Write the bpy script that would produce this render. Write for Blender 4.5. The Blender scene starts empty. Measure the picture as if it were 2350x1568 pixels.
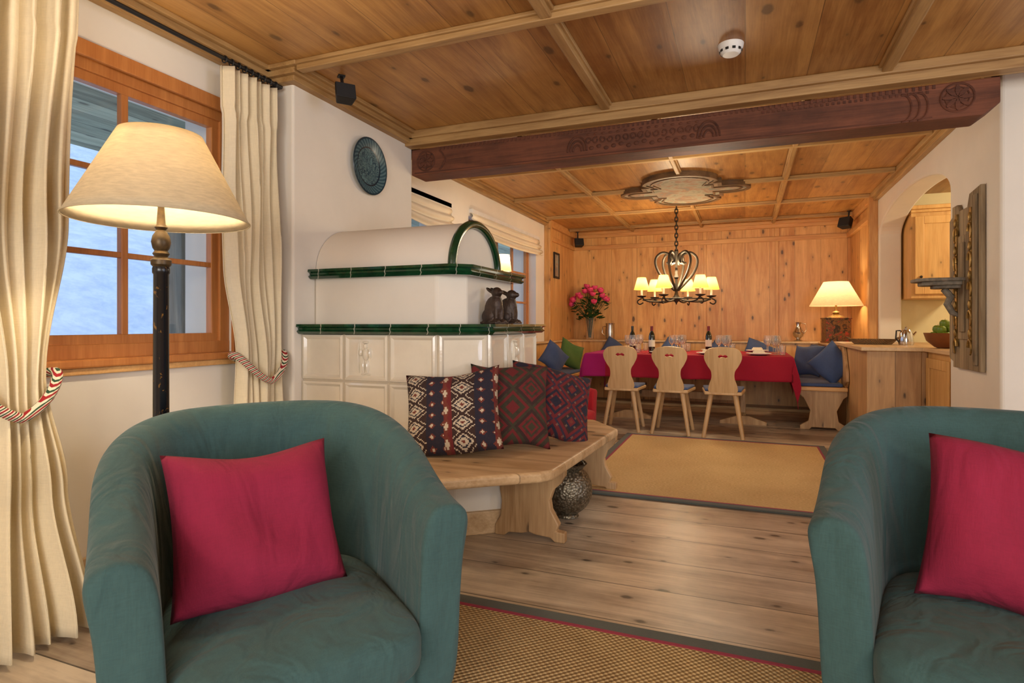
import bpy,bmesh,math,random
from mathutils import Vector,Matrix,Euler
random.seed(3)
S=bpy.context.scene
COL=S.collection
pi=math.pi
# ---------------------------------------------------------------- materials
def lin(c):
    return tuple(((x/255)/12.92 if x/255<=.04045 else ((x/255+.055)/1.055)**2.4) for x in c)+(1,)
class N:
    def __init__(s,name):
        s.m=bpy.data.materials.new(name); s.m.use_nodes=True; s.nt=s.m.node_tree; s.nt.nodes.clear()
        s.out=s.nt.nodes.new('ShaderNodeOutputMaterial'); s.b=s.nt.nodes.new('ShaderNodeBsdfPrincipled')
        s.nt.links.new(s.b.outputs[0],s.out.inputs[0]); s._tc=None
    def n(s,t): return s.nt.nodes.new('ShaderNode'+t)
    def put(s,sock,v):
        if isinstance(v,bpy.types.NodeSocket): s.nt.links.new(v,sock)
        else: sock.default_value=v
    def obj(s):
        if not s._tc:
            t=s.n('TexCoord'); s._tc=t.outputs['Object']; x=s.n('SeparateXYZ'); s.put(x.inputs[0],s._tc); s._s=x
        return s._tc
    def ax(s,a): s.obj(); return s._s.outputs[a]
    def M(s,op,a,b=0.0,c=None):
        m=s.n('Math'); m.operation=op; s.put(m.inputs[0],a); s.put(m.inputs[1],b)
        if c is not None: s.put(m.inputs[2],c)
        return m.outputs[0]
    def comb(s,x,y,z):
        c=s.n('CombineXYZ'); s.put(c.inputs[0],x); s.put(c.inputs[1],y); s.put(c.inputs[2],z); return c.outputs[0]
    def noise(s,vec,scale=5,detail=4,rough=.5,dist=0):
        t=s.n('TexNoise'); s.put(t.inputs['Vector'],vec); t.inputs['Scale'].default_value=scale; t.inputs['Detail'].default_value=detail
        t.inputs['Roughness'].default_value=rough; t.inputs['Distortion'].default_value=dist; return t.outputs[0]
    def ramp(s,f,stops,const=False):
        r=s.n('ValToRGB'); s.put(r.inputs[0],f); e=r.color_ramp.elements
        while len(e)<len(stops): e.new(.5)
        for i,(p,c) in enumerate(stops): e[i].position=p; e[i].color=c
        if const: r.color_ramp.interpolation='CONSTANT'
        return r.outputs[0]
    def mix(s,f,a,b,mode='MIX'):
        m=s.n('Mix'); m.data_type='RGBA'; m.blend_type=mode; s.put(m.inputs[0],f); s.put(m.inputs[6],a); s.put(m.inputs[7],b); return m.outputs[2]
    def bump(s,h,st=.2,d=.01,prev=None):
        b=s.n('Bump'); s.put(b.inputs['Height'],h); b.inputs['Strength'].default_value=st; b.inputs['Distance'].default_value=d
        if prev is not None: s.put(b.inputs['Normal'],prev)
        s.put(s.b.inputs['Normal'],b.outputs[0]); return b.outputs[0]
    def base(s,c): s.put(s.b.inputs['Base Color'],c)
    def rough(s,r): s.put(s.b.inputs['Roughness'],r)

def wood(name,cd,cl,along='Y',across='X',plank=.2,rough=.5,knots=.6,seam=.5,var=.25,g=1.,seamw=.006,off=0.,kd=1.,mott=0.,bst=.25):
    k=N(name); oth=[a for a in 'XYZ' if a not in (along,across)][0]
    A,B,Z=k.ax(along),k.ax(across),k.ax(oth)
    q=k.M('DIVIDE',k.M('ADD',B,off),plank); idn=k.M('FLOOR',q); w=k.n('TexWhiteNoise'); w.noise_dimensions='1D'; k.put(w.inputs['W'],idn); wn=w.outputs[0]
    v=k.comb(k.M('ADD',k.M('MULTIPLY',A,1.3*g),k.M('MULTIPLY',wn,17.)),k.M('MULTIPLY',B,12*g),k.M('MULTIPLY',Z,12*g))
    f1=k.noise(v,1,5,.6,.9)
    v2=k.comb(k.M('MULTIPLY',A,5*g),k.M('MULTIPLY',B,110*g),k.M('MULTIPLY',Z,110*g))
    f2=k.noise(v2,1,2,.5)
    f=k.M('ADD',k.M('ADD',k.M('MULTIPLY',f1,.75),k.M('MULTIPLY',f2,.25)),k.M('MULTIPLY',k.M('SUBTRACT',wn,.5),var))
    if mott: f=k.M('ADD',f,k.M('MULTIPLY',k.M('SUBTRACT',k.noise(k.obj(),2.2,5,.65),.5),mott))
    c=k.ramp(f,[(.3,lin(cd)),(.7,lin(cl))])
    if knots>0:
        vo=k.n('TexVoronoi'); vo.voronoi_dimensions='2D'
        k.put(vo.inputs['Vector'],k.comb(k.M('ADD',k.M('MULTIPLY',A,2.1*kd),k.M('MULTIPLY',wn,9.)),k.M('ADD',k.M('MULTIPLY',B,4.2*kd),k.M('MULTIPLY',Z,.7)),0.))
        vo.inputs['Scale'].default_value=1
        wob=k.M('ADD',k.M('ADD',vo.outputs['Distance'],k.M('MULTIPLY',k.M('SUBTRACT',k.noise(k.obj(),30,2),.5),.05)),k.M('MULTIPLY',k.M('SUBTRACT',k.noise(k.obj(),1.3,1),.47),.22))
        m1=k.ramp(wob,[(.03,(knots,knots,knots,1)),(.07,(0,0,0,1))]); m2=k.ramp(wob,[(.05,(knots*.35,)*3+(1,)),(.2,(0,0,0,1))])
        c=k.mix(m2,c,lin(tuple(x*.62 for x in cd))); c=k.mix(m1,c,lin(tuple(x*.4 for x in cd)))
    if seam>0:
        fr=k.M('FRACT',q); sm=k.M('LESS_THAN',fr,seamw/plank)
        c=k.mix(k.M('MULTIPLY',sm,seam),c,lin(tuple(x*.3 for x in cd)))
    k.base(c); k.rough(rough); k.bump(f,bst,.004); return k.m
def plain(name,c,rough=.5,metal=0,var=.08,sc=8,bump=0,bs=60,coat=0,emit=None,es=0):
    k=N(name); v=k.noise(k.obj(),sc,4,.6)
    L=lin(c); a=tuple(x*(1-var) for x in L[:3])+(1,); b=tuple(min(1,x*(1+var)) for x in L[:3])+(1,)
    k.base(k.ramp(v,[(.3,a),(.7,b)])); k.rough(rough); k.b.inputs['Metallic'].default_value=metal
    if bump: k.bump(k.noise(k.obj(),bs,3,.6),bump,.005)
    if coat: k.b.inputs['Coat Weight'].default_value=coat
    if emit: k.b.inputs['Emission Color'].default_value=lin(emit); k.b.inputs['Emission Strength'].default_value=es
    return k.m
def fabric(name,c,var=.18,sc=5,weave=260,b=.35,rough=.9,sheen=.1,crease=0,light_tint=None):
    k=N(name); o=k.obj(); L=lin(c)
    n1=k.noise(o,sc,4,.6); 
    n2=k.noise(k.comb(k.M('MULTIPLY',k.ax('X'),weave),k.M('MULTIPLY',k.ax('Y'),weave),k.M('MULTIPLY',k.ax('Z'),weave*.15)),1,2)
    n3=k.noise(k.comb(k.M('MULTIPLY',k.ax('X'),weave*.15),k.M('MULTIPLY',k.ax('Y'),weave*.15),k.M('MULTIPLY',k.ax('Z'),weave)),1,2)
    f=k.M('ADD',k.M('MULTIPLY',n1,.5),k.M('MULTIPLY',k.M('ADD',n2,n3),.25))
    c=k.ramp(f,[(.3,tuple(x*(1-var) for x in L[:3])+(1,)),(.7,tuple(min(1,x*(1+var)) for x in L[:3])+(1,))])
    if light_tint: c=k.mix(k.M('LESS_THAN',k.ax('X'),light_tint[0]),c,lin(light_tint[1]))
    k.base(c)
    k.rough(rough); k.b.inputs['Sheen Weight'].default_value=sheen; p=k.bump(k.M('ADD',n2,n3),b,.002)
    if crease:
        cr=k.noise(k.comb(k.M('MULTIPLY',k.ax('X'),8),k.M('MULTIPLY',k.ax('Y'),8),k.M('MULTIPLY',k.ax('Z'),2.5)),1,2,.45,1.3); k.bump(cr,crease,.05,p)
    return k.m

PLASTER=plain('plaster',(234,226,212),.9,var=.03,sc=3,bump=.25,bs=7)
PINEC=wood('pine_ceiling',(142,92,42),(198,148,84),'Y','X',.34,.42,.6,.5,.22,.9,.004,kd=.85,mott=.35)
PINEC2=wood('pine_ceiling_batten_y',(150,112,66),(202,164,108),'Y','X',2,.5,0,0)
PINEC3=wood('pine_ceiling_batten_x',(150,112,66),(202,164,108),'X','Y',2,.5,0,0)
PANEL=wood('pine_panel',(194,134,70),(236,188,120),'Z','X',.33,.42,.85,.35,.18,mott=.25,kd=1.1)
PANELY=wood('pine_panel_side',(192,134,72),(234,186,120),'Z','Y',.33,.42,.85,.3,.18,kd=1.1)
PANELX=wood('pine_rail',(196,138,80),(232,184,118),'X','Z',2,.45,0,0)
FLOOR=wood('floor_boards',(136,118,100),(218,202,178),'X','Y',.31,.36,.85,.75,.3,.7,.006,mott=.6,kd=1.15)
WINW=wood('window_wood',(168,100,48),(206,138,76),'Z','Y',3,.4,0,0)
BENCHW=wood('bench_wood',(172,136,94),(224,194,152),'X','Y',.27,.45,.8,.4,.2,1,.004,.02)
BOARDW=wood('board_wood',(160,122,80),(212,176,130),'Z','X',2,.5,.7,0)
CHAIRW=wood('chair_wood',(184,146,98),(222,188,140),'Z','X',2,.45,0,0)
COUNTW=wood('counter_wood',(166,124,78),(212,170,118),'Z','X',.3,.5,.85,.5,.25)
TOPW=wood('worktop_wood',(196,160,114),(228,196,150),'Y','X',.4,.4,.3,.2)
CABW=wood('cabinet_wood',(196,144,78),(228,182,114),'Z','X',2,.45,.7,0)
REDW=wood('beam_wood',(66,34,18),(126,72,46),'X','Z',3,.75,0,0,.1,.8,mott=.7,bst=1.)
REDD=wood('beam_carving_wood',(54,27,16),(108,60,38),'X','Z',3,.8,0,0)
GREYW=wood('weathered_wood',(114,94,68),(180,158,124),'Z','Y',.09,.8,.5,.5)
SOFW=wood('soffit_wood',(124,126,100),(198,198,164),'Y','X',.2,.8,.6,.8)
POSTW=wood('post_wood',(110,98,82),(160,146,124),'Z','Y',2,.8,.4,0)
TEAL=fabric('teal_fabric',(54,84,84),.24,3.5,240,.3,crease=.5,sheen=.1)
RASP=fabric('raspberry_fabric',(138,24,58),.15,6,260,.3,crease=.3,sheen=0)
REDF=fabric('red_upholstery',(176,28,40),.15)
BLUEF=fabric('blue_fabric',(66,86,128),.2)
GREENF=fabric('green_fabric',(70,100,44),.2)
CREAMF=fabric('cream_fabric',(228,214,182),.1,3,200,.2)
CLOTH=fabric('tablecloth_red',(156,8,42),.1,3,200,.2,sheen=0,light_tint=(-.86,(160,8,98)))  # red cloth; magenta left end is light painted into the colour
BLIND=fabric('blind_fabric',(236,222,196),.06,3,150,.2)
BORD=fabric('rug_border_grey',(84,88,80),.15)
BORDR=fabric('rug_edge_red',(150,30,60),.15)
GREENT=plain('green_glaze',(12,56,30),.15,var=.35,sc=14,coat=.5)
def bandmat():
    k=N('green_glaze_jointed'); n=k.noise(k.obj(),14,4,.6); c=k.ramp(n,[(.3,lin((8,42,22))),(.7,lin((22,76,44)))])
    s=k.M('FRACT',k.M('DIVIDE',k.M('ADD',k.ax('X'),k.ax('Y')),.235)); c=k.mix(k.M('LESS_THAN',s,.022),c,lin((190,186,170)))
    k.base(c); k.rough(.16); k.b.inputs['Coat Weight'].default_value=.5; return k.m
BANDM=bandmat()
WTILE=plain('cream_glaze',(228,218,198),.1,var=.05,sc=5,bump=.2,bs=25,coat=.8)
GROUT=plain('grout',(196,182,160),.8)
BLACK=plain('black_metal',(18,18,20),.5)
IRON=plain('wrought_iron',(58,50,40),.55,.5,bump=.2)
DARKB=plain('dark_bronze',(70,54,44),.45,.3,var=.3,bump=.4,bs=90)
SILV=plain('silver_metal',(190,188,184),.22,1)
WHITEP=plain('white_plastic',(232,230,226),.4)
GOLD=plain('worn_gold',(150,118,62),.4,.6,var=.5,sc=30)
PORC=plain('porcelain',(238,236,232),.2,coat=.4)
GREENL=plain('leaf_green',(40,78,30),.6,var=.3,sc=30)
ROSE=plain('rose_pink',(226,70,120),.6,var=.3,sc=40)
APPLE=plain('apple_green',(112,140,44),.3,var=.25,sc=20)
BOWLW=plain('bowl_wood',(130,76,40),.45,var=.2)
BOTG=plain('bottle_dark_glass',(20,26,16),.08,coat=.6)
BOTLAB=plain('bottle_label',(226,216,196),.6)
WINER=plain('capsule_red',(120,16,26),.4)
CHROME=plain('chrome',(206,208,210),.12,1)
def sisal(name,c1,c2,s):
    k=N(name); x=k.M('MULTIPLY',k.ax('X'),s); y=k.M('MULTIPLY',k.ax('Y'),s)
    wx=k.M('SINE',k.M('MULTIPLY',x,2*pi)); wy=k.M('SINE',k.M('MULTIPLY',y,2*pi))
    h=k.M('MULTIPLY',wx,wy); n=k.noise(k.obj(),14,4,.6)
    f=k.M('ADD',k.M('MULTIPLY',k.M('ADD',k.M('MULTIPLY',h,.5),.5),.65),k.M('MULTIPLY',n,.35))
    k.base(k.ramp(f,[(.15,lin(c1)),(.8,lin(c2))])); k.rough(.95); k.bump(h,.8,.006); return k.m
SISAL=sisal('sisal_rug',(140,110,66),(212,184,132),45)
def sisal2():
    k=N('sisal_rug_fine'); n=k.noise(k.comb(k.M('MULTIPLY',k.ax('X'),60),k.M('MULTIPLY',k.ax('Y'),140),0.),1,3,.6); n2=k.noise(k.obj(),2.5,3)
    f=k.M('ADD',k.M('MULTIPLY',n,.75),k.M('MULTIPLY',n2,.25)); k.base(k.ramp(f,[(.3,lin((184,148,94))),(.7,lin((230,200,142)))])); k.rough(.95); k.bump(n,.5,.004); return k.m
SISAL2=sisal2()
def ropemat():
    k=N('striped_rope'); a=k.M('ARCTAN2',k.ax('X'),k.ax('Y'))
    t=k.M('ADD',k.M('MULTIPLY',a,3.5),k.M('MULTIPLY',k.ax('Z'),50)); 
    k.base(k.ramp(k.M('FRACT',t),[(0,lin((150,20,30))),(.30,lin((226,214,190))),(.5,lin((34,70,44))),(.72,lin((226,214,190)))],True)); k.rough(.8); return k.m
ROPE=ropemat()
def glass(name,c=(1,1,1,1),r=.02,win=False):
    k=N(name)
    if win:
        k.nt.nodes.remove(k.b); t=k.n('BsdfTransparent'); g=k.n('BsdfGlossy'); g.inputs['Roughness'].default_value=.02; mx=k.n('MixShader'); mx.inputs[0].default_value=.05
        k.nt.links.new(t.outputs[0],mx.inputs[1]); k.nt.links.new(g.outputs[0],mx.inputs[2]); k.nt.links.new(mx.outputs[0],k.out.inputs[0]); return k.m
    k.base(c); k.rough(r); k.b.inputs['Transmission Weight'].default_value=.95; k.b.inputs['IOR'].default_value=1.3; return k.m
WGLASS=glass('window_glass',win=True); GLASS=glass('clear_glass')
def shade(name,c,e,es,tr=.45):
    k=N(name); k.nt.nodes.remove(k.b)
    n=k.noise(k.comb(k.M('MULTIPLY',k.ax('X'),30),k.M('MULTIPLY',k.ax('Y'),30),k.M('MULTIPLY',k.ax('Z'),160)),1,4,.6)
    L=lin(c); col=k.ramp(n,[(.3,tuple(x*.8 for x in L[:3])+(1,)),(.7,L)])
    d=k.n('BsdfDiffuse'); t=k.n('BsdfTranslucent'); em=k.n('Emission'); k.put(d.inputs[0],col); k.put(t.inputs[0],col)
    em.inputs[1].default_value=es; k.put(em.inputs[0],k.mix(1.,col,lin(e),'MULTIPLY'))
    mx=k.n('MixShader'); mx.inputs[0].default_value=tr; k.nt.links.new(d.outputs[0],mx.inputs[1]); k.nt.links.new(t.outputs[0],mx.inputs[2])
    ad=k.n('AddShader'); k.nt.links.new(mx.outputs[0],ad.inputs[0]); k.nt.links.new(em.outputs[0],ad.inputs[1]); k.nt.links.new(ad.outputs[0],k.out.inputs[0]); return k.m
SHADE=shade('linen_shade',(212,198,170),(255,232,195),.08,.30)
SHADE2=shade('small_shade',(255,206,120),(255,184,80),.7)
SHADE3=shade('table_shade',(238,214,176),(255,216,156),.22,.32)
def kilim(name,kind):
    k=N(name); px=.006 if kind==0 else .005
    qx=k.M('MULTIPLY',k.M('FLOOR',k.M('DIVIDE',k.ax('X'),px)),px); qz=k.M('MULTIPLY',k.M('FLOOR',k.M('DIVIDE',k.ax('Z'),px)),px)
    def dia(sx,sz,ox=0.): return k.M('ADD',k.M('ABSOLUTE',k.M('SUBTRACT',k.M('FRACT',k.M('MULTIPLY',k.M('ADD',qx,ox),sx)),.5)),k.M('ABSOLUTE',k.M('SUBTRACT',k.M('FRACT',k.M('MULTIPLY',qz,sz)),.5)))
    navy,cream,rust,red,olive,brown=[lin(c) for c in ((28,30,50),(214,198,172),(120,52,38),(116,28,32),(58,56,36),(52,32,28))]
    if kind==0:
        ph=k.M('FRACT',k.M('MULTIPLY',k.M('ADD',qx,.25),4.))
        big=k.ramp(dia(8,11),[(0,rust),(.10,cream),(.24,navy),(.32,cream),(.42,brown),(.60,cream),(.66,brown)],True)
        nav=k.ramp(dia(16,18),[(0,cream),(.16,rust),(.3,navy)],True)
        sm=k.ramp(dia(24,12),[(0,cream),(.3,rust),(.6,red)],True)
        c=k.mix(k.M('LESS_THAN',ph,.5),nav,big); c=k.mix(k.M('GREATER_THAN',ph,.86),c,sm)
        c=k.mix(k.M('LESS_THAN',ph,.035),c,red)
    elif kind==1:
        c=k.ramp(dia(5,5),[(0,olive),(.10,red),(.18,olive),(.27,red),(.36,brown),(.46,olive),(.56,red),(.66,olive),(.8,red)],True)
        d=k.ramp(dia(20,20),[(0,(1,1,1,1)),(.2,(0,0,0,1))],True); c=k.mix(k.M('MULTIPLY',d,.5),c,brown)
    else:
        c=k.ramp(dia(5,5),[(0,rust),(.06,red),(.14,navy),(.24,brown),(.32,red),(.4,lin((52,40,60))),(.5,red),(.6,navy),(.7,red),(.82,navy)],True)
        d=k.ramp(dia(20,20),[(0,(1,1,1,1)),(.16,(0,0,0,1))],True); c=k.mix(k.M('MULTIPLY',d,.55),c,lin((150,120,96)))
    k.base(k.mix(k.M('MULTIPLY',k.noise(k.obj(),120,3),.4),c,(.06,.035,.03,1))); k.rough(.95); k.bump(k.noise(k.obj(),220,2),.4,.003); return k.m
KIL=[kilim('kilim_cream_navy',0),kilim('kilim_red_olive',1),kilim('kilim_red_navy',2)]
def snow():
    k=N('snow'); n=k.noise(k.obj(),2.6,8,.75,.2); k.base(k.ramp(n,[(.36,lin((204,214,228))),(.62,lin((236,241,247)))])); k.rough(.9); k.bump(n,.4,.3); return k.m
SNOW=snow()
def lacquer():
    k=N('black_gold_lacquer'); n=k.noise(k.obj(),22,4,.65,1.2); k.base(k.ramp(n,[(.60,lin((14,16,22))),(.66,lin((130,92,40)))])); k.rough(.25); return k.m
LACQ=lacquer()
def platemat():
    k=N('painted_plate'); r=k.M('SQRT',k.M('ADD',k.M('POWER',k.ax('X'),2.),k.M('POWER',k.ax('Z'),2.)))
    a=k.M('ARCTAN2',k.ax('X'),k.ax('Z')); s=k.M('SINE',k.M('ADD',k.M('MULTIPLY',a,34.),k.M('MULTIPLY',r,160.)))
    rim=k.ramp(k.M('ADD',k.M('MULTIPLY',s,.5),.5),[(.2,lin((46,74,86))),(.8,lin((84,112,118)))])
    inn=k.ramp(k.noise(k.obj(),18,4,.6,1.6),[(.40,lin((92,122,126))),(.47,lin((30,50,66))),(.53,lin((104,132,132))),(.6,lin((40,64,78)))])
    c=k.mix(k.M('LESS_THAN',r,.125),rim,inn)
    c=k.mix(k.M('LESS_THAN',k.M('ABSOLUTE',k.M('SUBTRACT',r,.13)),.005),c,lin((24,40,54)))
    c=k.mix(k.M('GREATER_THAN',r,.185),c,lin((34,56,66))); k.base(c); k.rough(.25); return k.m
PLATE=platemat()
def fresco():
    k=N('painted_fresco'); c=k.ramp(k.noise(k.obj(),5,5,.6,1.),[(.3,lin((116,120,104))),(.45,lin((164,160,140))),(.55,lin((160,128,104))),(.65,lin((124,134,126)))]); k.base(c); k.rough(.8); return k.m
FRES=fresco()
def hammered():
    k=N('chased_metal'); v=k.n('TexVoronoi'); k.put(v.inputs['Vector'],k.obj()); v.inputs['Scale'].default_value=75
    k.base(k.ramp(v.outputs['Distance'],[(.1,lin((160,150,130))),(.7,lin((96,88,72)))])); k.b.inputs['Metallic'].default_value=.8; k.rough(.4); k.bump(v.outputs['Distance'],.6,.006); return k.m
HAMM=hammered()
def boxpaint():
    k=N('painted_lamp_base'); c=k.ramp(k.noise(k.obj(),14,4,.6,1.2),[(.4,lin((44,32,20))),(.5,lin((140,96,44))),(.56,lin((60,60,40))),(.64,lin((170,60,34)))]); k.base(c); k.rough(.4); return k.m
BOXP=boxpaint()
WICK=sisal('wicker',(96,70,40),(170,136,92),60)

# ---------------------------------------------------------------- geometry
class G:
    def __init__(s): s.v=[]; s.f=[]
    def add(s,v,f,M=None):
        o=len(s.v); s.v+= [tuple(M@Vector(p)) if M else tuple(p) for p in v]; s.f+=[tuple(i+o for i in q) for q in f]; return s
    def box(s,x0,x1,y0,y1,z0,z1,M=None):
        v=[(x,y,z) for z in (z0,z1) for y in (y0,y1) for x in (x0,x1)]
        return s.add(v,[(0,2,3,1),(4,5,7,6),(0,1,5,4),(2,6,7,3),(0,4,6,2),(1,3,7,5)],M)
    def lathe(s,prof,n=24,M=None,cap=True):
        v=[];f=[]
        for r,z in prof:
            for i in range(n): a=2*pi*i/n; v.append((r*math.cos(a),r*math.sin(a),z))
        for j in range(len(prof)-1):
            for i in range(n): k=(i+1)%n; f.append((j*n+i,j*n+k,(j+1)*n+k,(j+1)*n+i))
        if cap:
            if prof[0][0]>1e-4: f.append(tuple(range(n-1,-1,-1)))
            if prof[-1][0]>1e-4: f.append(tuple((len(prof)-1)*n+i for i in range(n)))
        return s.add(v,f,M)
    def tube(s,path,r,n=10,closed=False):
        P=[Vector(p) for p in path]; L=len(P); v=[];f=[]; up=None
        for i,p in enumerate(P):
            if closed: t=P[(i+1)%L]-P[i-1]
            else: t=P[min(i+1,L-1)]-P[max(i-1,0)]
            t.normalize()
            if up is None:
                a=Vector((0,0,1)) if abs(t.z)<.9 else Vector((1,0,0)); up=t.cross(a).normalized()
            up=(up-t*up.dot(t)).normalized(); w=t.cross(up); rr=r[i] if isinstance(r,(list,tuple)) else r
            for j in range(n): a=2*pi*j/n; v.append(tuple(p+up*math.cos(a)*rr+w*math.sin(a)*rr))
        for i in range(L if closed else L-1):
            i2=(i+1)%L
            for j in range(n): k=(j+1)%n; f.append((i*n+j,i*n+k,i2*n+k,i2*n+j))
        if not closed: f.append(tuple(range(n-1,-1,-1))); f.append(tuple((L-1)*n+j for j in range(n)))
        return s.add(v,f)
    def prism(s,poly,a,b,axis='Z',M=None):
        n=len(poly)
        def P(p,h): return {'Z':(p[0],p[1],h),'Y':(p[0],h,p[1]),'X':(h,p[0],p[1])}[axis]
        v=[P(p,a) for p in poly]+[P(p,b) for p in poly]
        f=[tuple(range(n-1,-1,-1)),tuple(range(n,2*n))]+[(i,(i+1)%n,n+(i+1)%n,n+i) for i in range(n)]
        return s.add(v,f,M)
    def ell(s,c,r,n=16,m=10,M=None):
        v=[(c[0],c[1],c[2]-r[2])];f=[]
        for j in range(1,m):
            t=pi*j/m-pi/2
            for i in range(n): a=2*pi*i/n; v.append((c[0]+r[0]*math.cos(t)*math.cos(a),c[1]+r[1]*math.cos(t)*math.sin(a),c[2]+r[2]*math.sin(t)))
        v.append((c[0],c[1],c[2]+r[2]))
        for i in range(n): f.append((0,1+(i+1)%n,1+i))
        for j in range(m-2):
            for i in range(n): k=(i+1)%n; f.append((1+j*n+i,1+j*n+k,1+(j+1)*n+k,1+(j+1)*n+i))
        b=1+(m-2)*n
        for i in range(n): f.append((b+i,b+(i+1)%n,len(v)-1))
        return s.add(v,f,M)
    def grid(s,fn,nu,nv,closeu=False):
        v=[fn(i/(nu-1) if not closeu else i/nu,j/(nv-1)) for j in range(nv) for i in range(nu)]; f=[]
        for j in range(nv-1):
            for i in range(nu if closeu else nu-1):
                k=(i+1)%nu; f.append((j*nu+i,j*nu+k,(j+1)*nu+k,(j+1)*nu+i))
        return s.add(v,f)
def mk(name,g,mat,parent=None,smooth=False,bevel=0,seg=2,sub=0,loc=(0,0,0),rot=(0,0,0),label=None,cat=None,solid=0,ang=35,kind=None,group=None,norm=True,remesh=0):
    if isinstance(g,bpy.types.Mesh): me=g
    else:
        me=bpy.data.meshes.new(name); me.from_pydata(g.v,[],g.f)
        if norm:
            bm=bmesh.new(); bm.from_mesh(me); bmesh.ops.recalc_face_normals(bm,faces=bm.faces); bm.to_mesh(me); bm.free()
    me.materials.clear(); me.materials.append(mat)
    if smooth:
        for p in me.polygons: p.use_smooth=True
        if ang and not remesh and not sub: me.set_sharp_from_angle(angle=math.radians(ang))
    o=bpy.data.objects.new(name,me); COL.objects.link(o); o.location=loc; o.rotation_euler=rot
    if parent: o.parent=parent
    if remesh: m=o.modifiers.new('r','REMESH'); m.mode='VOXEL'; m.voxel_size=remesh; m.use_smooth_shade=True; q=o.modifiers.new('s','SMOOTH'); q.iterations=4
    if solid: m=o.modifiers.new('t','SOLIDIFY'); m.thickness=solid
    if bevel: m=o.modifiers.new('b','BEVEL'); m.width=bevel; m.segments=seg; m.limit_method='ANGLE'
    if sub: m=o.modifiers.new('s','SUBSURF'); m.levels=sub; m.render_levels=sub
    if label: o['label']=label
    if cat: o['category']=cat
    if kind: o['kind']=kind
    if group: o['group']=group
    return o
def st(name,g,mat,label,cat=None,**k):
    return mk(name,g,mat,label=label,cat=cat or name.split('_')[0],kind='structure',**k)
def root(name,label,cat,loc=(0,0,0),rz=0,group=None,rot=None):
    o=bpy.data.objects.new(name,None); o.empty_display_size=.05; COL.objects.link(o); o.location=loc; o.rotation_euler=rot or (0,0,rz)
    o['label']=label; o['category']=cat
    if group: o['group']=group
    return o
def dup(o,loc=None,rz=None,label=None,parent=None):
    c=o.copy(); COL.objects.link(c)
    if parent: c.parent=parent
    if loc is not None: c.location=loc
    if rz is not None: c.rotation_euler[2]=rz
    if label: c['label']=label
    for ch in o.children: dup(ch,parent=c)
    return c
def shape2d(outlines,th,name='shape'):
    cu=bpy.data.curves.new(name,'CURVE'); cu.dimensions='2D'; cu.fill_mode='BOTH'; cu.extrude=th/2
    for ol in outlines:
        sp=cu.splines.new('POLY'); sp.points.add(len(ol)-1)
        for i,p in enumerate(ol): sp.points[i].co=(p[0],p[1],0,1)
        sp.use_cyclic_u=True
    o=bpy.data.objects.new(name,cu); COL.objects.link(o); dg=bpy.context.evaluated_depsgraph_get(); me=bpy.data.meshes.new_from_object(o.evaluated_get(dg))
    bpy.data.objects.remove(o); bpy.data.curves.remove(cu)
    return me
def shapeXZ(outlines,th,name='shape'):
    me=shape2d(outlines,th,name); me.transform(Matrix.Rotation(pi/2,4,'X')); return me
def light(kind,name,loc,e,c,size=.1,rot=(0,0,0),sy=None,spot=None,parent=None):
    d=bpy.data.lights.new(name,kind); d.energy=e; d.color=c
    if kind=='AREA':
        d.size=size
        if sy: d.shape='RECTANGLE'; d.size_y=sy
    else: d.shadow_soft_size=size
    if spot: d.spot_size=spot; d.spot_blend=.7
    o=bpy.data.objects.new(name,d); COL.objects.link(o); o.location=loc; o.rotation_euler=rot
    if parent: o.parent=parent
    return o
def wallcells(g,a0,a1,z0,z1,holes,fn):
    As=sorted({a0,a1}|{h[0] for h in holes}|{h[1] for h in holes}); Zs=sorted({z0,z1}|{h[2] for h in holes}|{h[3] for h in holes})
    for i in range(len(As)-1):
        for j in range(len(Zs)-1):
            ca=(As[i]+As[i+1])/2; cz=(Zs[j]+Zs[j+1])/2
            hole=any(h[0]<ca<h[1] and h[2]<cz<h[3] for h in holes)
            if not hole: fn(g,As[i],As[i+1],Zs[j],Zs[j+1])
# ---------------------------------------------------------------- camera
YAW=math.radians(21.6); F=1350
cam=bpy.data.cameras.new('camera'); cam.sensor_width=36; cam.lens=F/2350*36; cam.shift_y=-39/2350; cam.clip_end=300
co=bpy.data.objects.new('camera',cam); COL.objects.link(co); co.location=(0,0,1.1); co.rotation_euler=(pi/2,0,YAW); S.camera=co
# ---------------------------------------------------------------- room shell
XL=-2.64; XR=1.40; YB=9.3; CH=2.585
st('floor',G().box(-3,4.6,-3.2,9.6,-.12,0),FLOOR,'wide pale worn pine floorboards','floor')
st('ceiling',G().box(-3,4.6,-3.2,9.6,CH,CH+.12),PINEC,'warm brown pine plank ceiling','ceiling')
W1=(1.30,2.46,.95,2.27); W2=(4.25,5.08,.95,2.22); W3=(5.45,7.55,.95,2.22)
g=G(); wallcells(g,-3.2,9.6,0,CH,[W1,W2,W3],lambda g,a,b,c,d:g.box(-3.0,XL,a,b,c,d)); st('wall_left',g,PLASTER,'white plastered window wall','wall')
st('wall_chimney',G().box(XL,-2.45,2.72,4.04,0,CH),PLASTER,'white plaster chimney breast beside the stove','wall',bevel=.015,seg=3)
st('wall_back',G().box(-3,XR+.3,YB,YB+.2,0,CH),PANEL,'knotty pine panelled wall behind the dining corner','wall')
arc=[(6.435+1.235*math.cos(t),2.08+.29*math.sin(t)) for t in [pi*i/28 for i in range(29)]]
poly=[(4.28,0),(4.28,CH),(YB,CH),(YB,0),(7.67,0)]+arc+[(5.2,0)]
st('wall_right',G().prism(poly,XR,XR+.22,'X'),PLASTER,'white plastered wall with an arched opening','wall',bevel=.02,seg=3)
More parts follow.
